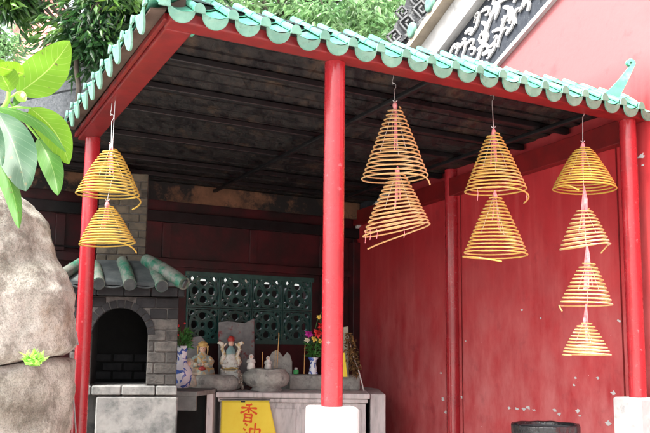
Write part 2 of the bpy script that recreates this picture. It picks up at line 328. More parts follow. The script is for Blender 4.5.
for b in (.85, 1.50, 2.15, 3.0, 3.9, 4.6):
    mb = MB(); a0 = .065 if b < 2.9 else -.4; mb.hexa([G(a0, b - .03, 3.247), G(aw(b) - .03, b - .03, 3.247), G(aw(b) - .03, b + .03, 3.247), G(a0, b + .03, 3.247), G(a0, b - .03, 3.293), G(aw(b) - .03, b - .03, 3.293), G(aw(b) - .03, b + .03, 3.293), G(a0, b + .03, 3.293)])
    mb.build('joist', M['soot2'], can, bevel=.006)
for a in (1.80, 3.3):
    mb = MB(); Gh(mb, a - .02, a + .025, .075, 5.0, 3.212, 3.246); mb.build('cross_beam', M['soot2'], can, bevel=.008)
mb = MB(); Gh(mb, -.4, aw(5.2) - .05, 5.10, 5.13, 3.085, 3.29); mb.build('rear_board', M['brown'], can)
mb = MB(); mb.hexa([G(-.20, .0, 3.21), G(.0, .0, 3.26), G(.0, 2.95, 3.30), G(-.20, 2.95, 3.262), G(-.16, .0, 3.224), G(.0, .0, 3.315), G(.0, 2.95, 3.36), G(-.16, 2.95, 3.276)]); mb.build('eave_board', M['soffit'], can)
mb = MB()   # red beam along the side wall
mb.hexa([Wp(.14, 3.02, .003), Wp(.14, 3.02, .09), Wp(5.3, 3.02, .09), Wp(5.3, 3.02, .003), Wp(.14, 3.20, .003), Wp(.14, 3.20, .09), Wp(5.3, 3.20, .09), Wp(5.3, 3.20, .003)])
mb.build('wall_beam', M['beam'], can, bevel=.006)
# posts
def post(p, z0, r=.0605):
    mb = MB(); prof = [(r, z0)] + [(r * (1 + .012 * noise.noise(V((0, p[0] * 3, z * 2)))), z) for z in [z0 + (3.149 - z0) * k / 14 for k in range(1, 14)]] + [(r, 3.149)]
    mb.lathe((p[0], p[1], 0), prof, 32); return mb.build('post', M['post'], can)
P_c = atz(335, 62, 3.15); P_r = atz(628.5, 120, 3.15); P_l = atz(93, 138, 3.15)
P_c = V((P_c.x, P_c.y + .02, 0)); P_r = V((P_r.x, P_r.y + .03, 0)); P_l = V((P_l.x, P_l.y, 0))
post(P_c, 1.166); post(P_r, 1.166); post(P_l, .5)
for p, lab, zt in ((P_c, 'whitewashed square stone plinth under the middle red post in front of the altar', 1.165), (P_r, 'whitewashed square stone plinth under the right red post against the red wall', 1.165), (P_l, 'whitewashed square stone plinth under the left red post beside the boulder', .499)):
    mb = MB(); ax = V((.985, .17, 0)) * .13; ay = V((-.17, .985, 0)) * .12
    if p is P_r: ax = U * .125; ay = V((-.523, .852, 0)) * .12
    mb.bbox((p.x, p.y, zt / 2), ax, ay, (0, 0, zt / 2), .012); o = mb.build('stone_plinth', M['lime'], None); tag(o, lab, 'plinth', 'white plinths under the posts')
# --- tiled eaves
def eave(origin, along, outw, n, pitch, lipw, liph, rollr, depth, rise, z0, name):
    o_t, o_d = MB(), MB()
    A = along.normalized(); O = outw.normalized(); N = V((0, 0, 1))
    for i in range(n):
        jz = random.uniform(-.005, .005); jo = random.uniform(-.008, .008)
        c = origin + A * (pitch * (i + .5)) + V((0, 0, z0 + jz)); q = origin + A * (pitch * i) + V((0, 0, z0 + jz))
        # pan tile: concave trough
        def pan(u_, v_, c=c):
            x = (u_ - .5) * pitch * .98; return c + A * x - O * (depth * v_) + N * (rise * v_ - .030 * (1 - (2 * u_ - 1) ** 2) + .010 + .012 * (1 - v_))
        o_t.grid(pan, 8, 2)
        # two lapped pans higher up give the steps
        for stp in (.45,):
            def pan2(u_, v_, c=c, stp=stp):
                vv = stp + v_ * (1 - stp); x = (u_ - .5) * pitch * .96; return c + A * x - O * (depth * vv) + N * (rise * vv - .028 * (1 - (2 * u_ - 1) ** 2) + .026)
            o_t.grid(pan2, 8, 1)
        # drip lip: scalloped plate with thickness, leaning outwards at the top
        cc = c + O * (.006 + jo); pts = [cc + A * (-lipw / 2) + N * .006]
        for k in range(11):
            an = math.pi * k / 10; pts.append(cc - A * (math.cos(an) * lipw / 2) - N * (math.sin(an) * liph) - O * (.18 * math.sin(an) * liph) + N * -.006)
        pts.append(cc + A * (lipw / 2) + N * .006)
        for k in range(1, 8):
            x = 1 - 2 * k / 8; pts.append(cc + A * (x * lipw / 2) + N * (.006 - .024 * (1 - x * x)))
        o_d.prism(pts, O * .012)
        # cover roll: half cylinder in three lapped lengths
        for s in range(3):
            v0, v1 = s / 3, (s + 1) / 3 + .03; rr0, rr1 = rollr * 1.0, rollr * .90
            ring = []
            for v_, rr in ((v0, rr0), (v1, rr1)):
                base = q - O * (depth * v_ - .012 + jo) + N * (rise * v_ + .010)
                ring += [base + A * (math.cos(math.pi * k / 10) * rr) + N * (math.sin(math.pi * k / 10) * rr * 1.15) for k in range(11)]
            o_t.add(ring, [(k, k + 1, 12 + k, 11 + k) for k in range(10)], True)
        base = q + O * (.020 - jo) + N * .006
        pts = [base + A * (math.cos(math.pi * k / 12) * rollr * 1.04) + N * (math.sin(math.pi * k / 12) * rollr * 1.2 + .004) for k in range(13)] + [base - A * rollr * 1.04 - N * .012, base + A * rollr * 1.04 - N * .012]
        o_d.prism(pts, O * .012)
    a = o_t.build('tile_slope', M['tile'], can, recalc=False); d = o_d.build('eave_tile_ends', M['disc'], can)
    return a, d
nF = 20; OF = -D; PF = .1905
eave(G(-.15, -.10, 0), U, V((.523, -.852, 0)), 21, PF, .146, .068, .030, .34, .20, 3.208, 'front')
eave(G(-.215, -.06, 0), (D + V((0, 0, .018))), V((-.912, -.41, 0)), 10, .30, .17, .105, .026, .17, .10, 3.213, 'left')
# hip ridge at the near corner and finials
mb = MB(); pA = G(-.155, -.105, 3.27); pB = G(.16, .18, 3.52); mb.tube([pA + (pB - pA) * k / 6 for k in range(7)], [.038] * 7, 12); mb.build('hip_ridge', M['tile'], can)
def finial(base, dirx, s, mb):
    # rising blade with a curl at the tip: profile in (x along dirx, z)
    n = V((-dirx.y, dirx.x, 0)) * .02 * s; spine = []; wd = []
    for k in range(15):
        t = k / 14; spine.append((t * .27, .36 * t ** 1.25)); wd.append(.055 * (1 - t) + .016)
    cx, cz = spine[-1][0] - .035, spine[-1][1] + .0
    for k in range(1, 11):
        a = k / 10 * 4.6; r = .035 * (1 - k / 14); spine.append((cx + r * math.cos(a), cz + r * math.sin(a) + .0)); wd.append(.014)
    L_, R_ = [], []
    for k in range(len(spine)):
        a = spine[max(k - 1, 0)]; b = spine[min(k + 1, len(spine) - 1)]; tx, tz = b[0] - a[0], b[1] - a[1]; l = math.hypot(tx, tz); nx, nz_ = -tz / l, tx / l
        for lst, sg in ((L_, 1), (R_, -1)): lst.append(base + dirx * ((spine[k][0] + nx * wd[k] * sg) * s) + V((0, 0, (spine[k][1] + nz_ * wd[k] * sg) * s)))
    m = len(L_); vs = [p - n for p in L_] + [p - n for p in R_] + [p + n for p in L_] + [p + n for p in R_]
    fs = []
    for k in range(m - 1): fs += [(k, k + 1, m + k + 1, m + k), (2 * m + k, 3 * m + k, 3 * m + k + 1, 2 * m + k + 1), (k, 2 * m + k, 2 * m + k + 1, k + 1), (m + k, m + k + 1, 3 * m + k + 1, 3 * m + k)]
    mb.add(vs, fs)
finR = at(606, 101, 6.22); mb = MB(); finial(finR, V((.99, .1, 0)).normalized(), .80, mb); mb.build('ridge_finial', M['tile'], can, bevel=.004)
finL = at(184, 14, 4.95); mb = MB(); finial(finL, V((.3, .95, 0)).normalized() * 1, 1.5, mb)
mb.box(finL + V((0, 0, .1)), V((.055, .03, 0)), V((-.01, .02, 0)), (0, 0, .22)); mb.build('ridge_finial', M['tile'], can, bevel=.006)
# ------------------------------------------------------------------ temple side building
tem = thing('temple_hall', 'tall red temple side wall with scrolled black and white gable band', 'building', Wp(2, 0))
t1, z1 = wpx(496, 66); t2, z2 = wpx(553, 0); mL = (z2 - z1) / (t2 - t1)
def zl(t): return z1 + mL * (t - t1)
tlow = t1 + (3.55 - z1) / mL
THK = -WN * .35
TT = [(-3.4, 0), (6.2, 0), (6.2, 3.55), (tlow, 3.55), (-3.4, zl(-3.4))]
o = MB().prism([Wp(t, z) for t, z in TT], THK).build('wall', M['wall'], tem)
colt = wpx(456, 330)[0]
mb = MB(); c = Wp(colt, 0, .035); mb.lathe((c.x, c.y, 0), [(.07, 0), (.07, 1.2), (.0695, 2.4), (.07, 3.30)], 24)
# pilaster strips flanking the round column
mb.build('engaged_column', M['post'], tem)
mb = MB(); mb.box(Wp(colt - .13, 1.65, .006), WD * .004, WN * .003, (0, 0, 1.5)); mb.build('wall_seam', M['beam'], tem)
tj = wpx(622, 300)[0]; mb = MB(); mb.box(Wp(tj, 1.55, .006), WD * .005, WN * .003, (0, 0, 1.5)); mb.build('wall_seam', M['beam'], tem)
# frieze band between two lines on the wall
ta, za = wpx(443, 54); tb, zb = wpx(493, 0)
s1 = V((t2 - t1, z2 - z1)).normalized()
def band(off_lo, off_hi, t_from, t_to, o0, o1, mat, name):
    # offsets measured vertically above the line zl
    pts = [Wp(t_from, zl(t_from) + off_lo, o0), Wp(t_to, zl(t_to) + off_lo, o0), Wp(t_to, zl(t_to) + off_hi, o0), Wp(t_from, zl(t_from) + off_hi, o0)]
    return MB().prism(pts, WN * (o1 - o0)).build(name, mat, tem)
hF = ((za - zl(ta)) + (zb - zl(tb))) / 2
tw1, zw1 = wpx(423, 50); tw2, zw2 = wpx(472, 0); hW = ((zw1 - zl(tw1)) + (zw2 - zl(tw2))) / 2
print('gable', t1, z1, t2, z2, mL, 'hF', hF, 'hW', hW, 'tlow', tlow)
tF, tT = tlow + 1.5, t2 - 2.2
band(0, hF, tF, tT, -.12, .028, M['friezebg'], 'frieze')
band(-.045, -.002, tF, tT, -.10, .045, M['plaster'], 'plaster_edge')
band(hF + .003, hW, tF, tT, -.2, .12, mk('weathered_limewash', C(.55, .55, .54), C(.40, .40, .40), C(.16, .16, .17), scale=3, rough=.9, bump=.4, c3s=4, c3lo=.55, c3hi=.72), 'plaster_band')
band(hW + .004, hW + .08, tF, tT, -.3, .24, M['under'], 'roof_verge')
# scroll relief
mb = MB(); slope = math.atan2(mL, 1)
ex = V((WD.x, WD.y, 0)) * math.cos(slope) + V((0, 0, math.sin(slope)))
if mL < 0: pass
ex = (WD * 1.0 + V((0, 0, mL))).normalized() * -1  # running up the gable
ey = V((0, 0, 1)) - ex * ex.z; ey.normalize()
Lh = hF * abs(V((0, 0, 1)).dot(ey))
org = Wp(t1, zl(t1), .032) + ey * Lh * .5
def ribbon(pts, wid, thick=.02):
    n = len(pts); Ls, Rs = [], []
    for k in range(n):
        a = pts[max(k - 1, 0)]; b = pts[min(k + 1, n - 1)]; tx, ty = b[0] - a[0], b[1] - a[1]; l = math.hypot(tx, ty) or 1; w_ = wid(k / (n - 1))
        for lst, sg in ((Ls, 1), (Rs, -1)): lst.append(org + ex * (pts[k][0] - ty / l * w_ * sg) + ey * (pts[k][1] + tx / l * w_ * sg))
    vs = Ls + Rs + [p + WN * thick for p in Ls] + [p + WN * thick for p in Rs]
    fs = []
    for k in range(n - 1): fs += [(2 * n + k, 2 * n + k + 1, 3 * n + k + 1, 3 * n + k), (k, k + 1, 2 * n + k + 1, 2 * n + k), (n + k, 3 * n + k, 3 * n + k + 1, n + k + 1)]
    mb.add(vs, fs)
H2 = Lh * .5
print('H2', H2)
def hook(x0, y0, hd, tw, ll, wd, turn=4.6):
    pp = []; n = 18
    for k in range(n + 1):
        pp.append((x0, y0)); q = k / n; hd += tw * turn * (q ** 1.6) * 2.6 / n; x0 += 1.6 * math.cos(hd) * ll / n; y0 += math.sin(hd) * ll / n
    my = max(abs(p[1]) for p in pp)
    if my > H2 * .90: pp = [(p[0], p[1] * H2 * .90 / my) for p in pp]
    ribbon(pp, lambda t: wd * (.35 + 1.0 * math.sin(math.pi * min(1, .12 + t * 1.0)) ** 1.3 * (1 - .55 * t)))
# long S stem with volutes, then leafy hooks branching off it on a jittered lattice
stem = lambda x: math.sin(x * 2 * math.pi / (H2 * 3.4)) * H2 * .42
xs = -1.6
while xs < 4.2:
    ribbon([(xs + k * .03, stem(xs + k * .03)) for k in range(13)], lambda t: H2 * .06); xs += .36
cell = H2 * .40; x = -1.6; row = 0
while x < 4.2:
    for yy in (-.70, -.40, -.10, .18, .46, .74):
        x0 = x + random.uniform(-.10, .10) * H2 + (cell * .5 if yy in (-.4, .18, .74) else 0); y0 = yy * H2 + random.uniform(-.06, .06) * H2
        hook(x0, y0, random.uniform(-.7, 1.9) + (0 if yy < 0 else -.8), 1 if (row + int(yy > 0)) % 2 else -1, H2 * random.uniform(.42, .68), H2 * random.uniform(.034, .055))
    x += cell * 1.25; row += 1
mb.build('scroll_relief', M['plaster'], tem)
# verge tile ends (round green)
for k in range(9):
    t = ta + 1.1 - k * .42; c = Wp(t, zl(t) + hW + .15, .245); mb = MB(); mb.lathe((0, 0, 0), [(.085, -.02), (.085, .012), (.07, .02), (.03, .024), (.0001, .018)], 16)
    rot = V((0, 0, 1)).rotation_difference(WN).to_matrix(); mb.v = [c + rot @ p for p in mb.v]; mb.build('verge_tile_end', M['disc'], tem)
    mb = MB(); mb.tube([c - WN * .022, c - WN * .8], .075, 12); mb.build('verge_tile', M['slate'], tem)
# weathered ridge screen with fretwork, in front of the verge
scr = thing('ridge_screen', 'weathered grey fretwork ridge ornament rising above the green eaves before the white gable band', 'roof ornament', at(425, 70, 10.4))
SY = 10.4
def sp_(x, y, d=0): return at(x, y, SY + d)
pts = [sp_(391, 64), sp_(390, 44), sp_(394, 26), sp_(404, 10), sp_(409, -14), sp_(452, -60), sp_(520, -110), sp_(505, -60), sp_(468, -8), sp_(452, 14), sp_(440, 30), sp_(424, 48), sp_(424, 66)]
MB().prism(pts, (0, .22, 0)).build('slab', M['carve'], scr)
mb = MB()
def fret(x0, y0, s, rot):
    path = [(0, 0), (0, -1), (1, -1), (1, -.15), (.35, -.15), (.35, -.65), (.68, -.65)]
    for k in range(len(path) - 1):
        def tr(p): return (x0 + s * (p[0] * math.cos(rot) - p[1] * math.sin(rot)), y0 + s * (p[0] * math.sin(rot) + p[1] * math.cos(rot)))
        a, b = at(*tr(path[k]), SY - .04), at(*tr(path[k + 1]), SY - .04); d = (b - a); n = V((-d.z, 0, d.x)).normalized() * .010; e = d.normalized() * .009
        mb.prism([a - n - e, b - n + e, b + n + e, a + n - e], (0, .06, 0))
for (x0, y0, s) in ((394, 44, 11), (407, 31, 12), (421, 17, 12), (435, 3, 12), (402, 18, 9), (414, 4, 10), (401, 58, 9), (415, 46, 10), (430, 32, 10), (444, 16, 9)):
    fret(x0, y0, s, R(-38 + random.uniform(-6, 6)))
mb.build('fretwork', mk('grey_fret', C(.20, .205, .21), C(.11, .115, .12), C(.05, .05, .055), scale=14, rough=.9, bump=.3), scr)
mb = MB()
for k in range(2):
    a = sp_(393, 60 - 12 + k * 16, -.06); b = sp_(455, -12 + k * 22, -.06); d = (b - a).normalized(); n = V((-d.z, 0, d.x)) * .02; mb.prism([a - n, b - n, b + n, a + n], (0, .08, 0))
mb.build('moulding', M['carve'], scr)
for (x, y) in ((438, 26), (452, 9), (424, 44)):
    c = at(x, y, SY - .10); mb = MB(); mb.tube([c, c + V((0, .1, 0))], .055, 16); mb.build('round_tile_end', M['disc'], scr)
# chipped plaster patches on the wall
mb = MB()
for (x, y, s) in ((510, 408, 4), (517, 409, 5), (524, 409, 4), (529, 408, 6), (534, 410, 3), (555, 410, 5), (560, 414, 5), (578, 411, 5), (580, 416, 3), (614, 393, 6), (608, 423, 6), (574, 385, 3), (576, 378, 3), (598, 378, 3), (448, 385, 4), (443, 399, 5), (462, 397, 4), (446, 412, 4), (522, 310, 2.5), (541, 318, 3), (642, 156, 7), (643, 165, 3), (619, 321, 4), (441, 373, 3), (466, 341, 2.5)):
    t, z = wpx(x, y); rr = s * .5 * math.hypot(W0.x + WD.x * t, W0.y + WD.y * t) / 890; n = 9; a0 = random.random() * 6
    pts = [Wp(t + math.cos(a0 + 6.283 * k / n) * rr * random.uniform(.4, 2.0), z + math.sin(a0 + 6.283 * k / n) * rr * random.uniform(.2, 1.0), .0015) for k in range(n)]
    MB().prism(pts, WN * .003).build('bare_plaster', M['plaster'], tem)
# ------------------------------------------------------------------ back wall
bw = thing('back_wall', 'soot darkened red wall behind the altar with a green ceramic lattice window', 'wall', Bp(2, 0))
sl_, zt_ = bpx(187, 274); sr_, zb_ = bpx(311, 343)
_, ztr = bpx(311, 279)
LT = (zt_ + ztr) / 2; LBm = zb_; print('lattice', sl_, sr_, zt_, ztr, zb_)
def bbx(mb, s0, s1, z0, z1, o0, o1):
    return mb.hexa([Bp(s0, z0, o0), Bp(s1, z0, o0), Bp(s1, z0, o1), Bp(s0, z0, o1), Bp(s0, z1, o0), Bp(s1, z1, o0), Bp(s1, z1, o1), Bp(s0, z1, o1)])
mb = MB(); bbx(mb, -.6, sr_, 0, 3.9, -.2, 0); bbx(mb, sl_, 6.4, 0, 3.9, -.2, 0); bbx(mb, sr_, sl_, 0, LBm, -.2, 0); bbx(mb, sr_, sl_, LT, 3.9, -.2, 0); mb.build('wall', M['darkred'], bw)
mb = MB()
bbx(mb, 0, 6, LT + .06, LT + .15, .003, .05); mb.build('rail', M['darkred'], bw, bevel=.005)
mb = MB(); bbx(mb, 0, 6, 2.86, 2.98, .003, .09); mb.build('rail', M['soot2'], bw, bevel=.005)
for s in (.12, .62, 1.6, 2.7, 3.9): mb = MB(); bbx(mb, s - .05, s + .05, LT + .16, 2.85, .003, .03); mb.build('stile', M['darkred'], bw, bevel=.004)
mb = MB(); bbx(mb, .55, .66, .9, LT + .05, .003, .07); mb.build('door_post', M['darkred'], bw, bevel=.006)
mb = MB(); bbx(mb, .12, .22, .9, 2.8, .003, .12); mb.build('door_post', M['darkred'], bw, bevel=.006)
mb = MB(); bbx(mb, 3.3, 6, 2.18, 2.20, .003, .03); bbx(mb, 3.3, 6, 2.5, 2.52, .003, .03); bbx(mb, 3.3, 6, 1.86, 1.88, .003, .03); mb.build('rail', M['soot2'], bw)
# lattice window
mb = MB(); e = .03
bbx(mb, sr_ - .02, sl_ + .02, LT - e, LT + .02, -.05, .025); bbx(mb, sr_ - .02, sl_ + .02, LBm - .02, LBm + e, -.05, .025)
win_fr = MB(); lat = mb.build('lattice_window', M['lattice'], bw)
nc, nr = 4, 2; cw = (sl_ - sr_) / nc; ch = (LT - LBm) / nr
def ringseg(cs, cz, r, rs, rz, wd, a0=0, a1=2 * math.pi, n=20, o0=-.03, o1=.015):
    m_ = MB()
    for k in range(n):
        b0, b1 = a0 + (a1 - a0) * k / n, a0 + (a1 - a0) * (k + 1) / n
        def P(a, q, o): return Bp(cs + math.cos(a) * (r + q) * rs, cz + math.sin(a) * (r + q) * rz, o)
        m_.hexa([P(b0, -wd, o0), P(b1, -wd, o0), P(b1, wd, o0), P(b0, wd, o0), P(b0, -wd, o1), P(b1, -wd, o1), P(b1, wd, o1), P(b0, wd, o1)])
    return m_
for i in range(nc):
    for j in range(nr):
        cs = sr_ + cw * (i + .5); cz = LBm + ch * (j + .5); mb = MB(); hw, hh = cw / 2 - .004, ch / 2 - .004; q = .016
        bbx(mb, cs - hw, cs - hw + q, cz - hh, cz + hh, -.04, .018); bbx(mb, cs + hw - q, cs + hw, cz - hh, cz + hh, -.04, .018)
        bbx(mb, cs - hw + q, cs + hw - q, cz - hh, cz - hh + q, -.04, .018); bbx(mb, cs - hw + q, cs + hw - q, cz + hh - q, cz + hh, -.04, .018)
        parts = [ringseg(cs, cz, .155, 1.04, 1, .015), ringseg(cs, cz, .045, 1, 1, .014, n=8)]
        for a in (0, .5, 1, 1.5):   # petals from the frame's middle points
            ax, az = math.cos(a * math.pi), math.sin(a * math.pi)
            parts.append(ringseg(cs + ax * .105, cz + az * .105, .058, 1, 1, .011, n=12, o1=.008))
        for a in (.25, .75, 1.25, 1.75):
            ax, az = math.cos(a * math.pi), math.sin(a * math.pi)
            parts.append(ringseg(cs + ax * .19, cz + az * .19, .04, 1, 1, .012, n=10, o1=.012))
            p0, p1 = (cs + ax * .05, cz + az * .05), (cs + ax * .165, cz + az * .165); nx, nz_ = -az * .013, ax * .013
            mb.hexa([Bp(p0[0] - nx, p0[1] - nz_, -.03), Bp(p1[0] - nx, p1[1] - nz_, -.03), Bp(p1[0] + nx, p1[1] + nz_, -.03), Bp(p0[0] + nx, p0[1] + nz_, -.03), Bp(p0[0] - nx, p0[1] - nz_, .01), Bp(p1[0] - nx, p1[1] - nz_, .01), Bp(p1[0] + nx, p1[1] + nz_, .01), Bp(p0[0] + nx, p0[1] + nz_, .01)])
        for p in parts: mb.add(p.v, p.f)
        mb.build('lattice_tile', M['lattice'], lat)
mb = MB(); bbx(mb, -1.0, 5.2, 0, 2.30, -1.25, -1.05); o = mb.build('lattice_dark_backing', M['black']); tag(o, 'low dark backing added to darken the holes of the lattice window', 'wall')  # added backing, kept low so only the top holes stay bright
# ------------------------------------------------------------------ altar
AY = 9.4; AZ = 1.012
L0 = at(217, 392, AY); R0 = at(368, 394, AY)
alt = thing('stone_altar', 'pale pinkish stone altar table with moulded edge under the incense bowl', 'altar', (.0, AY + .4, 0))
mb = MB(); x0, x1 = L0.x, R0.x
def slabpoly(mb, pts, z0, z1): return mb.prism([V((p[0], p[1], z0)) for p in pts], (0, 0, z1 - z0))
bk = lambda x: 11.43 + (x - .49) * (.535 / .845) - .14
slabpoly(mb, [(x0 - .01, AY - .03), (x1 + .02, AY - .03), (x1 + .02, bk(x1)), (x0 - .01, bk(x0))], AZ - .055, AZ); mb.build('table_top', M['granite'], alt, bevel=.012)
mb = MB(); slabpoly(mb, [(x0 + .01, AY + .0), (x1, AY + .0), (x1, bk(x1) - .02), (x0 + .01, bk(x0) - .02)], AZ - .10, AZ - .058); mb.build('moulding', M['granite'], alt, bevel=.012)
mb = MB(); slabpoly(mb, [(x0 + .03, AY + .04), (x1 - .02, AY + .04), (x1 - .02, bk(x1) - .04), (x0 + .03, bk(x0) - .04)], 0, AZ - .103); mb.build('body', M['granite'], alt, bevel=.006)
for xa, xb in ((x0 + .09, -.28), (-.22, .02), (.33, x1 - .07)):
    mb = MB()
    mb.abox(xa, xb, AY + .028, AY + .037, AZ - .9, AZ - .16); mb.build('panel', M['granite'], alt, bevel=.004)
mb = MB(); slabpoly(mb, [(x1 + .03, AY + .10), (x1 + .19, AY + .10), (x1 + .19, bk(x1)), (x1 + .03, bk(x1))], 0, AZ - .01); mb.build('side_block', M['granite'], alt, bevel=.01)
rb = thing('stone_bench', 'narrow grey stone side table with dark gap beneath, holding the tall blue vase', 'side table', at(190, 440, 9.1))
BL = at(171, 388, 9.0); BR = at(216, 388, 9.25)
mb = MB(); slabpoly(mb, [(BL.x - .04, 8.86), (at(198, 388, 8.86).x, 8.80), (BR.x - .02, 9.3), (BR.x - .02, bk(BR.x)), (BL.x - .04, bk(BL.x))], 1.00, 1.045); mb.build('top', M['concrete'], rb, bevel=.006)
mb = MB(); q = at(198, 388, 8.86).x; mb.prism([(BL.x - .03, 8.875, .86), (q - .01, 8.825, .86), (q - .01, 8.825, .998), (BL.x - .03, 8.875, .998)], (0, .05, 0)); mb.build('apron', M['concrete'], rb)
mb = MB(); slabpoly(mb, [(BR.x - .09, 9.25), (BR.x - .03, 9.27), (BR.x - .03, 9.9), (BR.x - .09, 9.9)], 0, .998); mb.build('leg', M['granite'], rb); mb = MB(); slabpoly(mb, [(BL.x - .04, 9.2), (BL.x + .30, 9.32), (BL.x + .30, 9.37), (BL.x - .04, 9.25)], 0, .998); mb.build('shade_panel', M['black'], rb)  # black panel stands in for the shade beneath the side table
# raised block at right of altar, low step behind bowl
mb = MB(); a, b = at(289, 373, 9.95), at(360, 377, 9.95); mb.bbox(((a.x + b.x) / 2, 10.15, AZ + .083), ((b.x - a.x) / 2, 0, 0), (0, .2, 0), (0, 0, .081), .015); o = mb.build('stone_block', M['stone']); tag(o, 'long rough grey stone block at the back of the altar beneath the small flower vase', 'stone block')
mb = MB(); a, b = at(191, 376, 9.75), at(237, 376, 9.75); mb.lathe(((a.x + b.x) / 2 + .02, 9.66, AZ + .002), [(.20, 0), (.235, .02), (.25, .06), (.245, .12), (.20, .155), (.001, .16)], 28, 1.02, .7)
for p in mb.v: p.z += .03 * noise.noise(p * 7) * min(1, (p.z - AZ) / .05); p.x += .015 * noise.noise(p * 7)
o = mb.build('incense_trough', M['stone']); tag(o, 'low weathered grey stone trough in front of the goddess figurine', 'trough')
# main bowl
def lth(name, mat, x, y, d, prof, lab, cat, n=28, sx=1, sy=1, nz=0, grp=None):
    p = at(x, y, d); mb = MB(); mb.lathe(p, prof, n, sx, sy)
    if nz:
        for q in mb.v: q += V((noise.noise(q * 8), 0, noise.noise(q * 8 + V((5, 5, 5))))) * nz
    o = mb.build(name, mat); tag(o, lab, cat, grp); return o
bwl = at(266, 389, 9.62)
bowl = thing('stone_censer', 'squat round weathered stone incense bowl in the middle of the altar', 'incense bowl', (bwl.x, 9.66, AZ))
mb = MB(); mb.lathe((bwl.x, 9.66, AZ), [(.16, .001), (.17, .02), (.15, .04), (.215, .07), (.25, .12), (.255, .165), (.235, .20), (.205, .215), (.21, .235), (.19, .24), (.18, .215), (.001, .205)], 36, 1, .8)
for q in mb.v: q += V((noise.noise(q * 8), 0, .7 * noise.noise(q * 8 + V((5, 5, 5))))) * .012
mb.build('bowl', M['stone'], bowl)
mb = MB(); mb.lathe((bwl.x, 9.66, AZ + .207), [(.175, 0), (.12, .012), (.001, .018)], 24, 1, .8); mb.build('ash_bed', M['ash'], bowl)
for (x, y0, y1, lab) in ((262, 368, 352, 'short orange incense stick left in the stone bowl'), (277, 367, 333, 'long thin incense stick leaning right in the stone bowl'), (275, 367, 350, 'short pale incense stick beside the long one in the stone bowl')):
    a, b = at(x, y0 + 1, 9.62), at(x + (2 if y1 < 340 else .5), y1, 9.62); o = MB().tube([a, b], .0045, 6).build('incense_stick', M['bamboo']); tag(o, lab, 'incense stick', 'incense sticks in the bowl')
# tall incense stick by the flower vase
a, b = at(304, 374, 9.9), at(305, 345, 9.9); o = MB().tube([a, b], .005, 6).build('incense_stick', M['bamboo']); tag(o, 'thin upright incense stick left of the small flower vase', 'incense stick')
# tablets behind
def slab(name, x0, x1, y0, y1, d, mat, lab, cat, top=None, th=.05, lean=.06):
    zb = AZ if y1 > 380 else at(x0, y1, d).z
    P = lambda x, y: V((at(x, y, d).x, 0, at(x, y, d).z))
    pts = [P(x, y) for x, y in (top or [(x0, y0), (x1, y0)])]; pts = [P(x0, y1)] + pts + [P(x1, y1)]
    zmin = min(p.z for p in pts); poly = [V((p.x, d + (p.z - zmin) * lean, p.z if p.z > zmin + .01 else zb + .001)) for p in pts]
    o = MB().prism(poly, (0, th, 0)).build(name, mat, None, bevel=.006); return tag(o, lab, cat)
slab('stone_tablet', 218, 254, 322, 391, 10.02, M['greystone'], 'tall grey stone tablet with faded red marks behind the white throne figurine', 'tablet', [(218, 322), (228, 321), (244, 323), (254, 318), (254, 326)])
slab('stone_tablet', 183, 205, 338, 389, 10.02, M['greystone'], 'small dark grey tablet with red stain behind the goddess figurine and tall vase', 'tablet', [(184, 345), (188, 338), (201, 336), (206, 342)], th=.03, lean=.02)
slab('offering_stone', 268, 292, 350, 391, 10.12, M['stone'], 'grey heart shaped stone standing behind the incense bowl', 'stone', [(269, 358), (272, 352), (277, 350), (281, 354), (283, 357), (287, 352), (290, 355), (292, 362)])
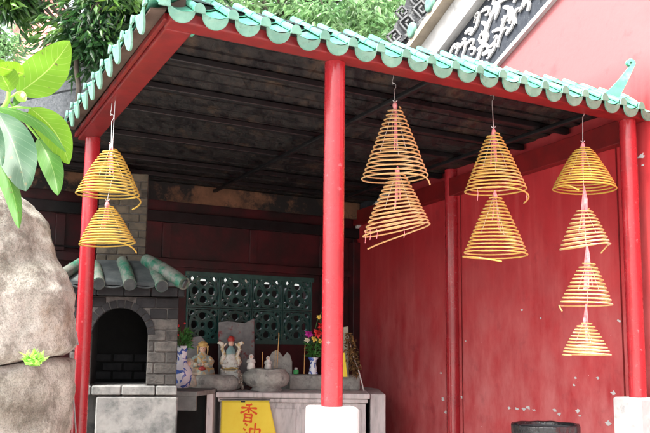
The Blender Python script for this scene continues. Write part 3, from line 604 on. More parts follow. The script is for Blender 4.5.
# goddess figurine
def sitting_figure(x, ybase, ytop, d, scale, lab):
    b = at(x, ybase, d); h = at(x, ytop, d).z - b.z; f = thing('figurine', lab, 'figurine', b)
    c = b
    mb = MB(); mb.lathe(c, [(.36 * h, 0), (.37 * h, .06 * h), (.33 * h, .2 * h), (.24 * h, .34 * h), (.21 * h, .48 * h), (.20 * h, .56 * h), (.10 * h, .64 * h), (.065 * h, .69 * h), (.06 * h, .72 * h)], 22, 1, .7)
    for q in mb.v:
        a = math.atan2(q.y - c.y, q.x - c.x); q.x += .012 * h * math.sin(a * 9); q.y += .012 * h * math.sin(a * 7)
    for s in (-1, 1):   # sleeves meeting at the lap
        mb.tube([c + V((s * .18 * h, -.02 * h, .55 * h)), c + V((s * .27 * h, -.08 * h, .42 * h)), c + V((s * .24 * h, -.2 * h, .32 * h)), c + V((s * .10 * h, -.27 * h, .32 * h))], [.06 * h, .085 * h, .10 * h, .06 * h], 10)
    mb.build('robe', mk('painted_robe', C(.62, .56, .42), C(.28, .36, .34), C(.55, .30, .08), scale=16, rough=.45, c3s=22, c3lo=.5, c3hi=.6, lo=.42, hi=.52), f)
    mb = MB(); mb.ball(c + V((0, -.01 * h, .77 * h)), .092 * h, 14, (1, 1, 1.15)); mb.ball(c + V((0, -.10 * h, .765 * h)), .018 * h, 6)
    mb.build('head', M['skin'], f)
    for s in (-1, 1): MB().ball(c + V((s * .055 * h, -.26 * h, .33 * h)), .035 * h, 8, (1.2, .7, 1)).build('hand', M['skin'], f)
    mb = MB(); mb.ball(c + V((.032 * h, -.092 * h, .785 * h)), .012 * h, 6); mb.ball(c + V((-.032 * h, -.092 * h, .785 * h)), .012 * h, 6); mb.build('eye', M['black'], f)
    mb = MB(); mb.lathe(c + V((0, 0, .83 * h)), [(.11 * h, 0), (.14 * h, .03 * h), (.12 * h, .06 * h), (.15 * h, .10 * h), (.10 * h, .14 * h), (.05 * h, .17 * h), (.001, .17 * h)], 9, 1, .8, smooth=False)
    for s in (-1, 1):
        mb.tube([c + V((s * .13 * h, 0, .86 * h)), c + V((s * .15 * h, -.01 * h, .74 * h)), c + V((s * .14 * h, -.02 * h, .62 * h))], [.03 * h, .022 * h, .012 * h], 6); mb.ball(c + V((s * .15 * h, -.02 * h, .84 * h)), .03 * h, 6)
    mb.build('crown', M['gold'], f)
    mb = MB(); mb.tube([c + V((-.11 * h, -.17 * h, .56 * h)), c + V((0, -.20 * h, .46 * h)), c + V((.11 * h, -.17 * h, .56 * h))], .022 * h, 6); mb.lathe(c + V((0, 0, .2 * h)), [(.345 * h, 0), (.33 * h, .04 * h)], 22, 1, .74); mb.build('gilt_trim', M['gold'], f)
    mb = MB(); mb.ball(c + V((-.27 * h, -.12 * h, .2 * h)), .13 * h, 8, (.7, .7, 1)); mb.build('red_sleeve', M['redsm'], f); mb = MB(); mb.ball(c + V((.03 * h, -.25 * h, .22 * h)), .08 * h, 8, (1.4, .6, .8)); mb.build('red_cloth', M['redsm'], f)
    return f
sitting_figure(202, 376, 341, 9.86, 1, 'small seated goddess figurine with gilt crown behind the grey trough')
# throne / dragon figurine
MOT2 = mk('ornate_porcelain', C(.82, .80, .76), C(.60, .58, .54), C(.45, .30, .14), scale=30, rough=.35, c3s=30, c3lo=.60, c3hi=.66)
MOT = mk('gilt_porcelain', C(.80, .76, .66), C(.60, .42, .18), C(.25, .15, .08), scale=30, rough=.35, lo=.48, hi=.56, c3s=45, c3lo=.6, c3hi=.66)
b = at(229, 390, 9.42); b = at(230, 390, 9.98); b.z = AZ + .002
thr = thing('throne_figurine', 'white and gold porcelain figurine with red topped deity between two dragon pillars', 'figurine', b)
hh = at(229, 336, 9.98).z - AZ
mb = MB(); mb.bbox(b + V((0, .0, .11)), (.11, 0, 0), (0, .07, 0), (0, 0, .108), .015); mb.bbox(b + V((0, 0, .25)), (.095, 0, 0), (0, .06, 0), (0, 0, .03), .012); mb.lathe(b + V((0, 0, .27)), [(.085, 0), (.10, .03), (.075, .06), (.045, .14), (.02, .16)], 14, 1, .7); 
for k in range(22): mb.ball(b + V((random.uniform(-.10, .10), -.068 + random.uniform(-.012, .0), random.uniform(.03, .30))), random.uniform(.008, .018), 6, jit=.5)
mb.build('pedestal', MOT2, thr)
for s in (-1, 1):
    mb = MB(); pts = [b + V((s * (.085 + .012 * math.sin(k * 1.1)), -.02 + .012 * math.cos(k * 1.1), .27 + k * .024)) for k in range(9)]; mb.tube(pts, [.026, .03, .024, .028, .022, .024, .02, .022, .018], 8)
    mb.tube([pts[-1], pts[-1] + V((s * .005, -.01, .03)), pts[-1] + V((s * .035, -.015, .045)), pts[-1] + V((s * .055, -.015, .035))], [.02, .026, .018, .006], 8)
    mb.tube([pts[-1], pts[-1] + V((-s * .03, 0, .02)), pts[-1] + V((-s * .045, 0, .04))], [.012, .012, .004], 6)
    mb.build('dragon_pillar', MOT, thr)
mb = MB(); mb.ball(b + V((0, -.02, hh - .085)), .032, 12, (1, 1, 1.1)); mb.build('head', M['skin'], thr)
mb = MB(); mb.lathe(b + V((0, -.02, hh - .20)), [(.055, 0), (.05, .05), (.02, .09)], 12); mb.build('robe', M['bluegr'], thr)
mb = MB(); mb.lathe(b + V((0, -.02, hh - .06)), [(.036, 0), (.042, .02), (.03, .045), (.012, .06), (.001, .062)], 10); mb.build('red_hat', M['redsm'], thr)
mb = MB(); mb.tube([b + V((-.09, -.075, .235)), b + V((-.03, -.085, .225)), b + V((.03, -.085, .235)), b + V((.09, -.075, .225))], .01, 6); mb.box(b + V((0, -.066, .21)), (.07, 0, 0), (0, .006, 0), (0, 0, .006)); mb.build('gilt_trim', M['gold'], thr)
mb = MB()
for k in range(16): mb.ball(b + V((.14 + random.uniform(-.03, .03), -.28 + random.uniform(-.02, .02), .02 + k * .012)), random.uniform(.012, .022), 6, jit=.6)
o = mb.build('small_guardian_figurine', mk('mottled_clay', C(.5, .42, .36), C(.2, .1, .08), C(.6, .5, .4), scale=40, rough=.7)); tag(o, 'tiny mottled brown and white carved figure at the right foot of the throne figurine', 'figurine')
# small white guanyin style figures
def standing(x, yb, yt, d, lab, mat):
    b = at(x, yb, d); h = at(x, yt, d).z - b.z; f = thing('figurine', lab, 'figurine', b, )
    mb = MB(); mb.lathe(b, [(.26 * h, 0), (.30 * h, .06 * h), (.25 * h, .3 * h), (.24 * h, .5 * h), (.22 * h, .62 * h), (.12 * h, .70 * h), (.15 * h, .76 * h), (.165 * h, .85 * h), (.12 * h, .94 * h), (.03 * h, 1.0 * h)], 14, 1, .8)
    for s in (-1, 1): mb.tube([b + V((s * .2 * h, 0, .6 * h)), b + V((s * .24 * h, -.1 * h, .46 * h)), b + V((s * .04 * h, -.24 * h, .48 * h))], [.07 * h, .08 * h, .05 * h], 8)
    mb.build('robe', mat, f)
    mb = MB(); mb.ball(b + V((0, -.07 * h, .82 * h)), .095 * h, 10, (1, 1, 1.15)); mb.build('head', M['skin'], f)
standing(251, 369, 354, 9.60, 'small hooded white porcelain figurine at the left rim of the stone bowl', M['porc'])
standing(268, 369, 356, 9.66, 'tiny hooded white porcelain figurine behind the short incense stick', M['porc'])
standing(188.5, 387, 358, 9.35, 'pale little figurine standing between the tall blue vase and the trough', mk('ivory', C(.62, .60, .48), C(.3, .4, .35), scale=35, rough=.5))
# vases
lth('vase', M['bw'], 181, 387.5, 9.3, [(.075, .0), (.09, .02), (.105, .08), (.115, .14), (.105, .19), (.06, .24), (.048, .29), (.05, .36), (.065, .42), (.06, .425), (.045, .37), (.001, .36)], 'tall blue and white porcelain vase on the stone side table beside the brick furnace', 'vase')
lth('vase', M['bw'], 313, 374, 9.95, [(.05, .0), (.055, .012), (.04, .03), (.043, .06), (.034, .10), (.036, .14), (.058, .178), (.054, .18), (.033, .15), (.001, .14)], 'small blue and white vase holding bright flowers behind the middle red post', 'vase')
def bouquet(c, n, rx, rz, lm, sz, mb=None, dome=.6):
    mb = mb or MB()
    for k in range(n):
        a = random.uniform(0, 6.283); rr = random.random() ** .5 * rx; p = c + V((math.cos(a) * rr, math.sin(a) * rr * .6, random.uniform(0, rz)))
        leaf(mb, p, V((math.cos(a), math.sin(a) * .7, random.uniform(-.2, 1.2))).normalized(), sz * random.uniform(.7, 1.3), sz * .38)
    return mb
def leaf(mb, p, d, l, w_, bend=.25, nrm=None):
    d = d.normalized(); s = d.cross(nrm or V((random.uniform(-1, 1), random.uniform(-1, 1), random.uniform(-.2, 1)))).normalized(); n = s.cross(d)
    A = p; B1 = p + d * l * .4 + s * w_ * .5 - n * l * .02; B2 = p + d * l * .4 - s * w_ * .5 - n * l * .02; T = p + d * l - n * l * bend; Mm = p + d * l * .45 + n * w_ * .06
    mb.add([A, B1, T, B2, Mm], [(0, 4, 1), (0, 3, 4), (4, 2, 1), (4, 3, 2)])
def plant(name, c, lab, spec, cat='flowers'):
    f = thing(name, lab, cat, c)
    return f
c = at(180, 347, 9.3); f = plant('bouquet', c, 'leafy green bunch with small red buds in the tall blue vase', None)
bouquet(c - V((0, 0, .03)), 150, .085, .20, None, .075).build('foliage', M['plantg'], f)
mb = MB()
for k in range(9): MB().ball(c + V((random.uniform(-.06, .05), random.uniform(-.08, 0), random.uniform(.12, .26))), .012, 6).build('bud', M['redp'], f)
mb = MB()
for k in range(7): mb.tube([c + V((0, 0, -.08)), c + V((random.uniform(-.06, .06), random.uniform(-.04, .03), random.uniform(.08, .2)))], .003, 5)
mb.build('stem', M['plantg'], f)
c = at(313, 357, 9.95); f = plant('bouquet', c, 'bright bunch with magenta, yellow and red flowers in the small blue vase', None)
bouquet(c - V((0, 0, .0)), 120, .06, .14, None, .06).build('foliage', M['plantg'], f)
def flower(cx, cy, r, mat, nm='flower'):
    p = at(cx, cy, 9.88); mb = MB()
    for k in range(22):
        a = k * 2.4; e = (k / 22) * 1.5; d = V((math.cos(a) * math.cos(e), math.sin(e) * -.8 - .2, math.sin(a) * math.cos(e))); leaf(mb, p, d, r * (1.1 - .4 * k / 22), r * .7)
    mb.build(nm, mat, f)
flower(309, 334, .05, M['magenta']); flower(314, 339, .04, M['yellowp']); flower(307, 340, .035, M['whitep']); flower(318, 333, .06, M['redp']); flower(321, 326, .05, M['redp']); flower(320, 341, .03, M['yellowp']); flower(319, 317, .03, M['yellowp'])
mb = MB()
for (x, y) in ((309, 336), (314, 341), (319, 335), (321, 328), (307, 343), (321, 318)): mb.tube([c - V((0, 0, .06)), at(x, y, 9.9)], .003, 5)
p0 = at(317, 345, 9.9); mb.tube([p0, at(315, 330, 9.9), at(318, 318, 9.9), at(324, 309, 9.9)], .004, 5)
mb.build('stem', M['plantg'], f)
# green capped jar
jb = at(296, 374, 9.93); jar = thing('small_jar', 'tiny green jar with white lid between the heart shaped stone and the flower vase', 'jar', jb)
MB().lathe(jb, [(.026, 0), (.028, .01), (.028, .04), (.018, .05)], 16).build('jar_body', M['greenplastic'], jar); MB().lathe(jb + V((0, 0, .051)), [(.018, 0), (.018, .018), (.001, .02)], 16).build('lid', M['lime'], jar)
# boards and dried broom behind the post
slab('wooden_board', 343, 349, 326, 378, 9.9, M['wood'], 'pale wooden board leaning upright just right of the middle red post', 'board', [(343.5, 327), (348.5, 326)], th=.03)
slab('yellow_card', 340, 347.5, 353, 377, 9.8, M['cloth'], 'small yellow card leaning in front of the pale wooden board', 'card', [(340, 350), (345, 353)], th=.01)
c = at(364, 392, 9.8); br = thing('dried_plant', 'brown withered plant hanging beside the red wall at the right end of the altar', 'plant', c)
mb = MB()
for k in range(230):
    t = random.random(); cx = 349 + 7 * t + random.gauss(0, 3.4 * math.sin(math.pi * (.15 + .8 * t))); cy = 333 + 42 * t
    leaf(mb, at(cx, cy, 9.85 + random.uniform(-.05, .08)), V((random.uniform(-.5, .6), random.uniform(-.6, 0), random.uniform(-1, .2))), .055, .022)
mb.build('withered_leaves', M['dry'], br)
MB().tube([at(348, 335, 9.9), at(353, 355, 9.88), at(359, 372, 9.85), at(364, 391, 9.8)], [.004, .006, .008, .008], 6).build('stem', M['string'], br)
# yellow banner with lettering
ban = thing('yellow_banner', 'bright yellow cloth with red characters hanging over the front edge of the stone altar', 'banner', at(245, 440, 9.3))
def banp(u_, v_):
    xt = 221.5 + (269 - 221.5) * u_; xb = 219 + (283 - 219) * u_; x = xt + (xb - xt) * v_ * .95; y = 400.5 + 62 * v_
    return at(x, y, 9.335 - .03 * math.sin(v_ * 1.6) - .012 * math.sin(u_ * 9 + v_) * v_ - .05 * v_)
MB().grid(banp, 24, 20).build('cloth', M['cloth'], ban, solid=.003)
mb = MB(); p = at(245, 399.6, 9.33); mb.box(p, (.26, 0, 0), (0, .006, 0), (0, 0, .004)); mb.box(at(243, 401.5, 9.32), (.022, 0, 0), (0, .004, 0), (0, 0, .006)); mb.build('clip_rod', M['joint'], ban)
XIANG = [[(.64, .99), (.50, .94), (.30, .90)], [(.06, .75), (.5, .775), (.94, .79)], [(.50, .95), (.50, .75), (.50, .50)], [(.48, .76), (.32, .60), (.04, .46)], [(.52, .76), (.70, .61), (.98, .49)],
         [(.29, .45), (.30, .24), (.30, .00)], [(.29, .41), (.50, .42), (.71, .425)], [(.70, .45), (.70, .24), (.69, .00)], [(.31, .235), (.5, .24), (.69, .24)], [(.30, .05), (.5, .05), (.70, .05)]]
YOU = [[(.06, .90), (.13, .86), (.21, .79)], [(.00, .63), (.08, .59), (.15, .52)], [(.03, .06), (.12, .20), (.25, .42)],
       [(.37, .68), (.39, .35), (.40, .02)], [(.36, .65), (.65, .66), (.95, .67)], [(.93, .68), (.92, .35), (.90, .02)], [(.65, .98), (.65, .5), (.65, .08)], [(.40, .37), (.65, .375), (.90, .38)], [(.40, .07), (.65, .07), (.90, .07)]]
def on_cloth(wx, wz, lift):
    q0_, q1_ = banp(.5, 0), banp(.5, 1); v_ = (q0_.z - wz) / (q0_.z - q1_.z); l_, r_ = banp(0, v_), banp(1, v_); u_ = (wx - l_.x) / (r_.x - l_.x)
    return V((wx, banp(u_, v_).y - lift, wz))
for strokes, (cx, cy), sz in ((XIANG, (248.5, 413), .185), (YOU, (252, 431.5), .185)):
    p = at(cx, cy, 9.3); mb = MB(); ca, sa = math.cos(R(-5)), math.sin(R(-5))
    for si, st_ in enumerate(strokes):
        P0, P1, P2 = [V(((x - .5) * sz, (y - .5) * sz)) for x, y in st_]; Ls, Rs = [], []; n = 12
        P1 = P1 * 2 - (P0 + P2) * .5
        for k in range(n + 1):
            t = k / n; q = P0 * (1 - t) ** 2 + P1 * 2 * t * (1 - t) + P2 * t * t; d = ((P1 - P0) * (1 - t) + (P2 - P1) * t).normalized(); w_ = sz * (.047 + .016 * math.cos(t * 6.28)) * (.65 if k in (0, n) else 1)
            for lst, sg in ((Ls, 1), (Rs, -1)):
                e_ = V((q.x - d.y * w_ * sg, q.y + d.x * w_ * sg)); lst.append((p.x + e_.x * ca - e_.y * sa, p.z + e_.x * sa + e_.y * ca))
        lf = .006 + si * .0006
        vs = [on_cloth(x, z, lf) for x, z in Ls] + [on_cloth(x, z, lf) for x, z in Rs]
        mb.add(vs, [(k, k + 1, n + 2 + k, n + 1 + k) for k in range(n)])
    mb.build('red_character', M['redink'], ban, recalc=False)
# ------------------------------------------------------------------ brick furnace
FY = 8.1
fur = thing('incense_furnace', 'sooty grey brick furnace with arched mouth under old green tube tiles', 'furnace', at(125, 433, FY))
fl, fr = at(72, 350, FY).x, at(177, 350, FY).x
zS, zE = at(120, 385, FY).z, at(120, 297, FY).z     # sill, top of brickwork
ac = at(120, 335, FY); ar = 27.0 / 890 * FY; azc = ac.z
print('furnace', fl, fr, zS, zE, azc, ar)
hb = (zE - zS) / 8; mbk = MB(); mbb = MB()
ringw = .075
for k in range(8):
    z0_, z1_ = zS + hb * k + .004, zS + hb * (k + 1) - .004; zm = (z0_ + z1_) / 2
    x = fl - (.105 if k % 2 else 0)
    while x < fr - .01:
        xa, xb = max(x, fl) + .004, min(x + .21, fr) - .004; x += .21
        segs = [(xa, xb)]
        if zm < azc: ho = ar
        else:
            dz = zm - azc; ho = math.sqrt(max(0, (ar + ringw) ** 2 - dz * dz)) if dz < ar + ringw else 0
        if ho:
            segs = [(a_, b_) for a_, b_ in ((xa, min(xb, ac.x - ho - .004)), (max(xa, ac.x + ho + .004), xb)) if b_ - a_ > .02]
        for a_, b_ in segs:
            (mbb if zm > azc + ar * .55 or (abs((a_ + b_) / 2 - ac.x) < ar + .02) else mbk).bbox(((a_ + b_) / 2, FY + .05 + random.uniform(-.003, .003), zm), ((b_ - a_) / 2, 0, 0), (0, .05, 0), (0, 0, (z1_ - z0_) / 2), .006)
mbk.build('brickwork', M['brick'], fur); mbb.build('blackened_brickwork', M['blackbrick'], fur)
mb = MB(); n = 13
for k in range(n):
    a0, a1 = math.pi * k / n + .02, math.pi * (k + 1) / n - .02
    def P(a, r, y): return V((ac.x + math.cos(a) * r, y, azc + math.sin(a) * r))
    mb.hexa([P(a0, ar, FY - .004), P(a1, ar, FY - .004), P(a1, ar, FY + .1), P(a0, ar, FY + .1), P(a0, ar + ringw - .006, FY - .004), P(a1, ar + ringw - .006, FY - .004), P(a1, ar + ringw - .006, FY + .1), P(a0, ar + ringw - .006, FY + .1)])
mb.build('arch', M['blackbrick'], fur, bevel=.004)
# mortar face with arch cut-out
mb = MB(); y0 = FY + .009; na = 18
arc = [(ac.x + math.cos(math.pi * k / na) * (ar + .002), azc + math.sin(math.pi * k / na) * (ar + .002)) for k in range(na + 1)]
poly = [(fr - .006, zS)] + [(fr - .006, zE)] + [(fl + .006, zE)] + [(fl + .006, zS), (ac.x - ar, zS)] + arc[::-1] + [(ac.x + ar, zS)]
mb.prism([V((x, y0, z)) for x, z in poly], (0, .10, 0)); mb.build('mortar', M['mortar'], fur)
# hollow chamber
mb = MB(); mb.abox(fl + .01, ac.x - ar - .002, FY + .112, FY + .7, zS, zE - .01); mb.abox(ac.x + ar + .002, fr - .01, FY + .112, FY + .7, zS, zE - .01); mb.abox(fl + .01, fr - .01, FY + .702, FY + .78, zS, zE - .01); mb.abox(fl + .01, fr - .01, FY + .112, FY + .7, zE - .008, zE + .05); mb.build('firebox', M['black'], fur)
mb = MB()
for k in range(3):
    for j in range(3): mb.bbox((ac.x - .2 + j * .2 + (.1 if k % 2 else 0), FY + .69, zS + .06 + k * .085), (.09, 0, 0), (0, .01, 0), (0, 0, .036), .005)
mb.build('inner_brick', M['blackbrick'], fur)
mb = MB()
x = fl
for wd in (.20, .26, .30, .3):
    xb = min(x + wd, fr + .01); mb.bbox(((x + xb) / 2, FY + .05, zS - .045), ((xb - x) / 2 - .004, 0, 0), (0, .085, 0), (0, 0, .040), .008); x = xb
    if x >= fr: break
mb.build('sill', M['concrete'], fur)
mb = MB(); sl0, sl1 = at(97, 400, FY).x, at(177, 400, FY).x
mb.bbox(((sl0 + sl1) / 2, FY + .03, (zS - .1) / 2 + .0), ((sl1 - sl0) / 2, 0, 0), (0, .06, 0), (0, 0, (zS - .1) / 2), .012); mb.build('front_slab', M['concrete'], fur)
mb = MB()
for k in range(9): mb.bbox((fl + .06, FY + .05, zS - .135 - k * .095), (.11, 0, 0), (0, .06, 0), (0, 0, .042), .006)
mb.build('base_brick', M['brick'], fur)
mb = MB(); mb.abox(fl + .02, fr - .02, FY + .1, FY + .78, 0, zS - .003); mb.build('base', M['concrete'], fur)
# cornice course and little tiled roof
mb = MB(); zc = zE + .02; x = fl - .03
while x < fr + .02:
    xb = min(x + .24, fr + .05); mb.bbox(((x + xb) / 2, FY + .02, zE + .052), ((xb - x) / 2 - .003, 0, 0), (0, .09, 0), (0, 0, .042), .006); x = xb
mb.build('cornice', M['blackbrick'], fur)
zr = zE + .10
mb = MB()
rl, rr = fl - .06, fr + .05; ry0, ry1 = FY - .10, FY + .42; rz1 = zr + .24
mb.hexa([(rl, ry0, zr), (rr, ry0, zr), (rr - .2, ry1, rz1), (rl + .2, ry1, rz1), (rl, ry0, zr + .03), (rr, ry0, zr + .03), (rr - .2, ry1, rz1 + .03), (rl + .2, ry1, rz1 + .03)]); mb.build('roof_bed', M['slate'], fur)
k = 0
for (x0, y0, x1, y1, r0_) in ((97, 284, 103, 266, .058), (127.5, 284.5, 129.5, 262, .060), (159, 286, 156, 270, .058)):
    a = at(x0, y0, FY - .13); b2 = at(x1, y1, FY + .40); mb = MB(); mb.tube([a + (b2 - a) * t / 6 + V((0, 0, .02 * math.sin(math.pi * t / 6))) for t in range(7)], [r0_, r0_, r0_ * .97, r0_ * .97, r0_ * .95, r0_ * .95, r0_ * .9], 16); ro = mb.build('tube_tile', M['oldtile'], fur)
    d = (a - b2).normalized(); MB().tube([a + d * .001, a + d * .012], r0_ * .88, 16).build('tile_cap', M['slate'], ro)
a = at(181, 283, FY - .15); b2 = at(152, 260, FY + .35); mb = MB(); mb.tube([a + (b2 - a) * t / 6 for t in range(7)], [.058, .066, .072, .072, .070, .066, .06], 16); ro = mb.build('hip_tile', M['oldtile'], fur); MB().tube([a + V((.001, -.002, 0)), a + V((.011, -.006, -.005))], .042, 16).build('tile_cap', M['slate'], ro)
a = at(62, 276, FY - .1); b2 = at(92, 262, FY + .35); mb = MB(); mb.tube([a + (b2 - a) * t / 6 for t in range(7)], .052, 16); mb.build('hip_tile', M['oldtile'], fur)
# pan tiles between
mb = MB()
for cx0, cx1 in ((111, 111), (143, 137), (80, 86)):
    for s in range(4):
        t = s / 4; a = at(cx0 + (cx1 - cx0) * t, 288 - 22 * t, FY - .11 + .5 * t); mb.grid(lambda u_, v_, a=a: a + V(((u_ - .5) * .20, v_ * .15, v_ * .055 - .03 * (1 - (2 * u_ - 1) ** 2) + .03)), 8, 1)
mb.build('pan_tiles', M['slate'], fur, solid=.012)
# chimney
cl, cr = at(109, 240, 8.75).x, at(157, 240, 8.75).x; mb = MB(); z = rz1 - .22; k = 0
while z < 3.17:
    x = cl - (.1 if k % 2 else 0)
    while x < cr - .01:
        xa, xb = max(x, cl) + .003, min(x + .2, cr) - .003; x += .2
        if xb - xa > .02: mb.bbox(((xa + xb) / 2, 8.80, z + .04), ((xb - xa) / 2, 0, 0), (0, .05, 0), (0, 0, .036), .005)
    z += .082; k += 1
mb.build('chimney', M['tanbrick'], fur)
mb = MB(); mb.abox(cl + .008, cr - .008, 8.762, 9.1, rz1 - .3, 3.17); mb.build('chimney_core', M['mortar'], fur)
fur.rotation_euler.z = R(9.5)
# ------------------------------------------------------------------ boulder
def boulder(z0, z1, prof, yc, ry, seed, name, lab, xc=-3.1):
    mb = MB(); nu, nv = 120, 80
    def xr(z):
        for k in range(len(prof) - 1):
            if prof[k][0] <= z <= prof[k + 1][0]:
                t = (z - prof[k][0]) / (prof[k + 1][0] - prof[k][0]); t = t * t * (3 - 2 * t) * .5 + t * .5; return prof[k][1] + (prof[k + 1][1] - prof[k][1]) * t
        return prof[-1][1] if z > prof[-1][0] else prof[0][1]
    vs = []
    for j in range(nv + 1):
        z = z0 + (z1 - z0) * j / nv; hw = max(.02, xr(z) - xc); e = min(1, (z - z0) / .05 + .0) ; e2 = min(1, (z1 - z) / .05); k_ = 1 - .05 * (1 - min(e, 1)) ** 2 - .05 * (1 - e2) ** 2
        for i in range(nu):
            a = 2 * math.pi * i / nu; ca, sa = math.cos(a), math.sin(a); pw = .95
            x = xc + math.copysign(abs(ca) ** pw, ca) * hw * k_; y = yc + math.copysign(abs(sa) ** pw, sa) * ry * k_ * (.55 + .45 * min(1, hw / 1.2))
            p = V((x, y, z)); q = p * 1.3 + V((seed, 0, 0)); d = V((ca, sa, 0))
            p = p + d * (.07 * noise.noise(q) + .035 * noise.noise(q * 2.6) + .018 * noise.noise(q * 6) + .009 * noise.noise(q * 14) + .006 * noise.noise(q * 30)); p.z += .03 * noise.noise(q * 1.7) * min(e, e2)
            vs.append(p)
    fs = [(j * nu + i, j * nu + (i + 1) % nu, (j + 1) * nu + (i + 1) % nu, (j + 1) * nu + i) for j in range(nv) for i in range(nu)]
    mb.add(vs, fs, True); mb.add(vs[:nu], [tuple(range(nu - 1, -1, -1))]); mb.add(vs[-nu:], [tuple(range(nu))], True)
    o = mb.build(name, M['rock']); tag(o, lab, 'boulder'); return o
def pz(x, y, d=6.0): p = at(x, y, d); return (p.z, p.x)
up_prof = sorted([pz(79, 357), pz(79, 335), pz(79, 300), pz(73, 282), pz(58, 255), pz(46, 226), pz(32, 206), pz(10, 190), pz(-40, 172), pz(-90, 150)])
lo_prof = sorted([(0, -1.62), pz(76, 433), pz(77, 400), pz(78, 375), pz(78, 359)])
zc_ = at(73, 358, 5.6).z
# the crack falls slightly to the left: shear both meeting faces
bo1 = boulder(zc_ + .004, up_prof[-1][0], up_prof, 5.75, .95, 3, 'boulder', 'huge pale speckled granite boulder above the crack, left of the red post')
bo2 = boulder(0, zc_ - .004, lo_prof, 5.75, .93, 3.4, 'boulder', 'brown granite boulder beneath the long dark crack at lower left')
for o in (bo1, bo2):
    for v in o.data.vertices:
        wx = v.co.x + o.location.x; wz = v.co.z + o.location.z; f_ = math.exp(-((wz - zc_) / .35) ** 2); s_ = (wx + 1.65)
        v.co.z += f_ * (s_ * .14 + .05 * noise.noise(V((wx * 2.2, 3, 1))) )
cb = at(34, 366, 4.86); pl = thing('crevice_plant', 'tiny bright green seedling growing from the crack in the boulder', 'plant', cb)
mb = MB(); mb2 = MB()
for k in range(34):
    a = random.uniform(-1.3, 1.3); d = V((math.sin(a), random.uniform(-.7, -.1), math.cos(a) * .8 + .1)); p = cb + V((random.uniform(-.045, .04), -.02, random.uniform(0, .05))); leaf(mb, p, d, .055 * random.uniform(.6, 1.3), .026); mb2.tube([cb, p], .002, 4)
for k in range(4): leaf(mb, at(35, 358, 4.84), V((random.uniform(-.2, .3), -.2, 1)), .055, .022)
mb.build('leaves', M['sprout'], pl); mb2.build('stem', M['sprout'], pl)
o = MB().tube([at(76, 433, 6.3), at(74, 405, 6.3), at(71, 370, 6.3), at(69, 340, 6.3), at(68, 333, 6.3), at(71, 329, 6.3), at(76, 332, 6.3), at(78, 345, 6.3)], .006, 6).build('cable', M['ash']); tag(o, 'thin grey cable looping between the boulder and the left red post', 'cable')
# ------------------------------------------------------------------ trash bin
bc = at(545.5, 424, 6.45); bin_ = thing('trash_bin', 'round bin lined with a black plastic bag in front of the red wall', 'bin', (bc.x, bc.y, 0))
H = bc.z; rr = 32.5 / 890 * 6.45
MB().lathe((bc.x, bc.y, 0), [(rr * .78, 0), (rr * .80, .02), (rr * .95, H - .05), (rr * .96, H - .02), (rr * .90, H - .02), (rr * .74, .04), (.001, .04)], 32).build('bin_body', M['joint'], bin_)
mb = MB(); prof = [(rr * .86, H - .30), (rr * .92, H - .26), (rr * .985, H - .15), (rr * 1.0, H - .06), (rr * 1.01, H - .012), (rr * .99, H + .004), (rr * .94, H - .004), (rr * .90, H - .1), (rr * .8, H - .3), (.001, H - .45)]
mb.lathe((bc.x, bc.y, 0), prof, 72)
for q in mb.v:
    a = math.atan2(q.y - bc.y, q.x - bc.x); s_ = 1 + .012 * math.sin(a * 17 + q.z * 9) + .02 * noise.noise(V((math.cos(a) * 3, math.sin(a) * 3, q.z * 6))); q.x = bc.x + (q.x - bc.x) * s_; q.y = bc.y + (q.y - bc.y) * s_; q.z += .007 * noise.noise(V((a * 3, 1, 1))) * (1 if q.z > H - .08 else 3)
mb.build('bin_bag', M['bag'], bin_)
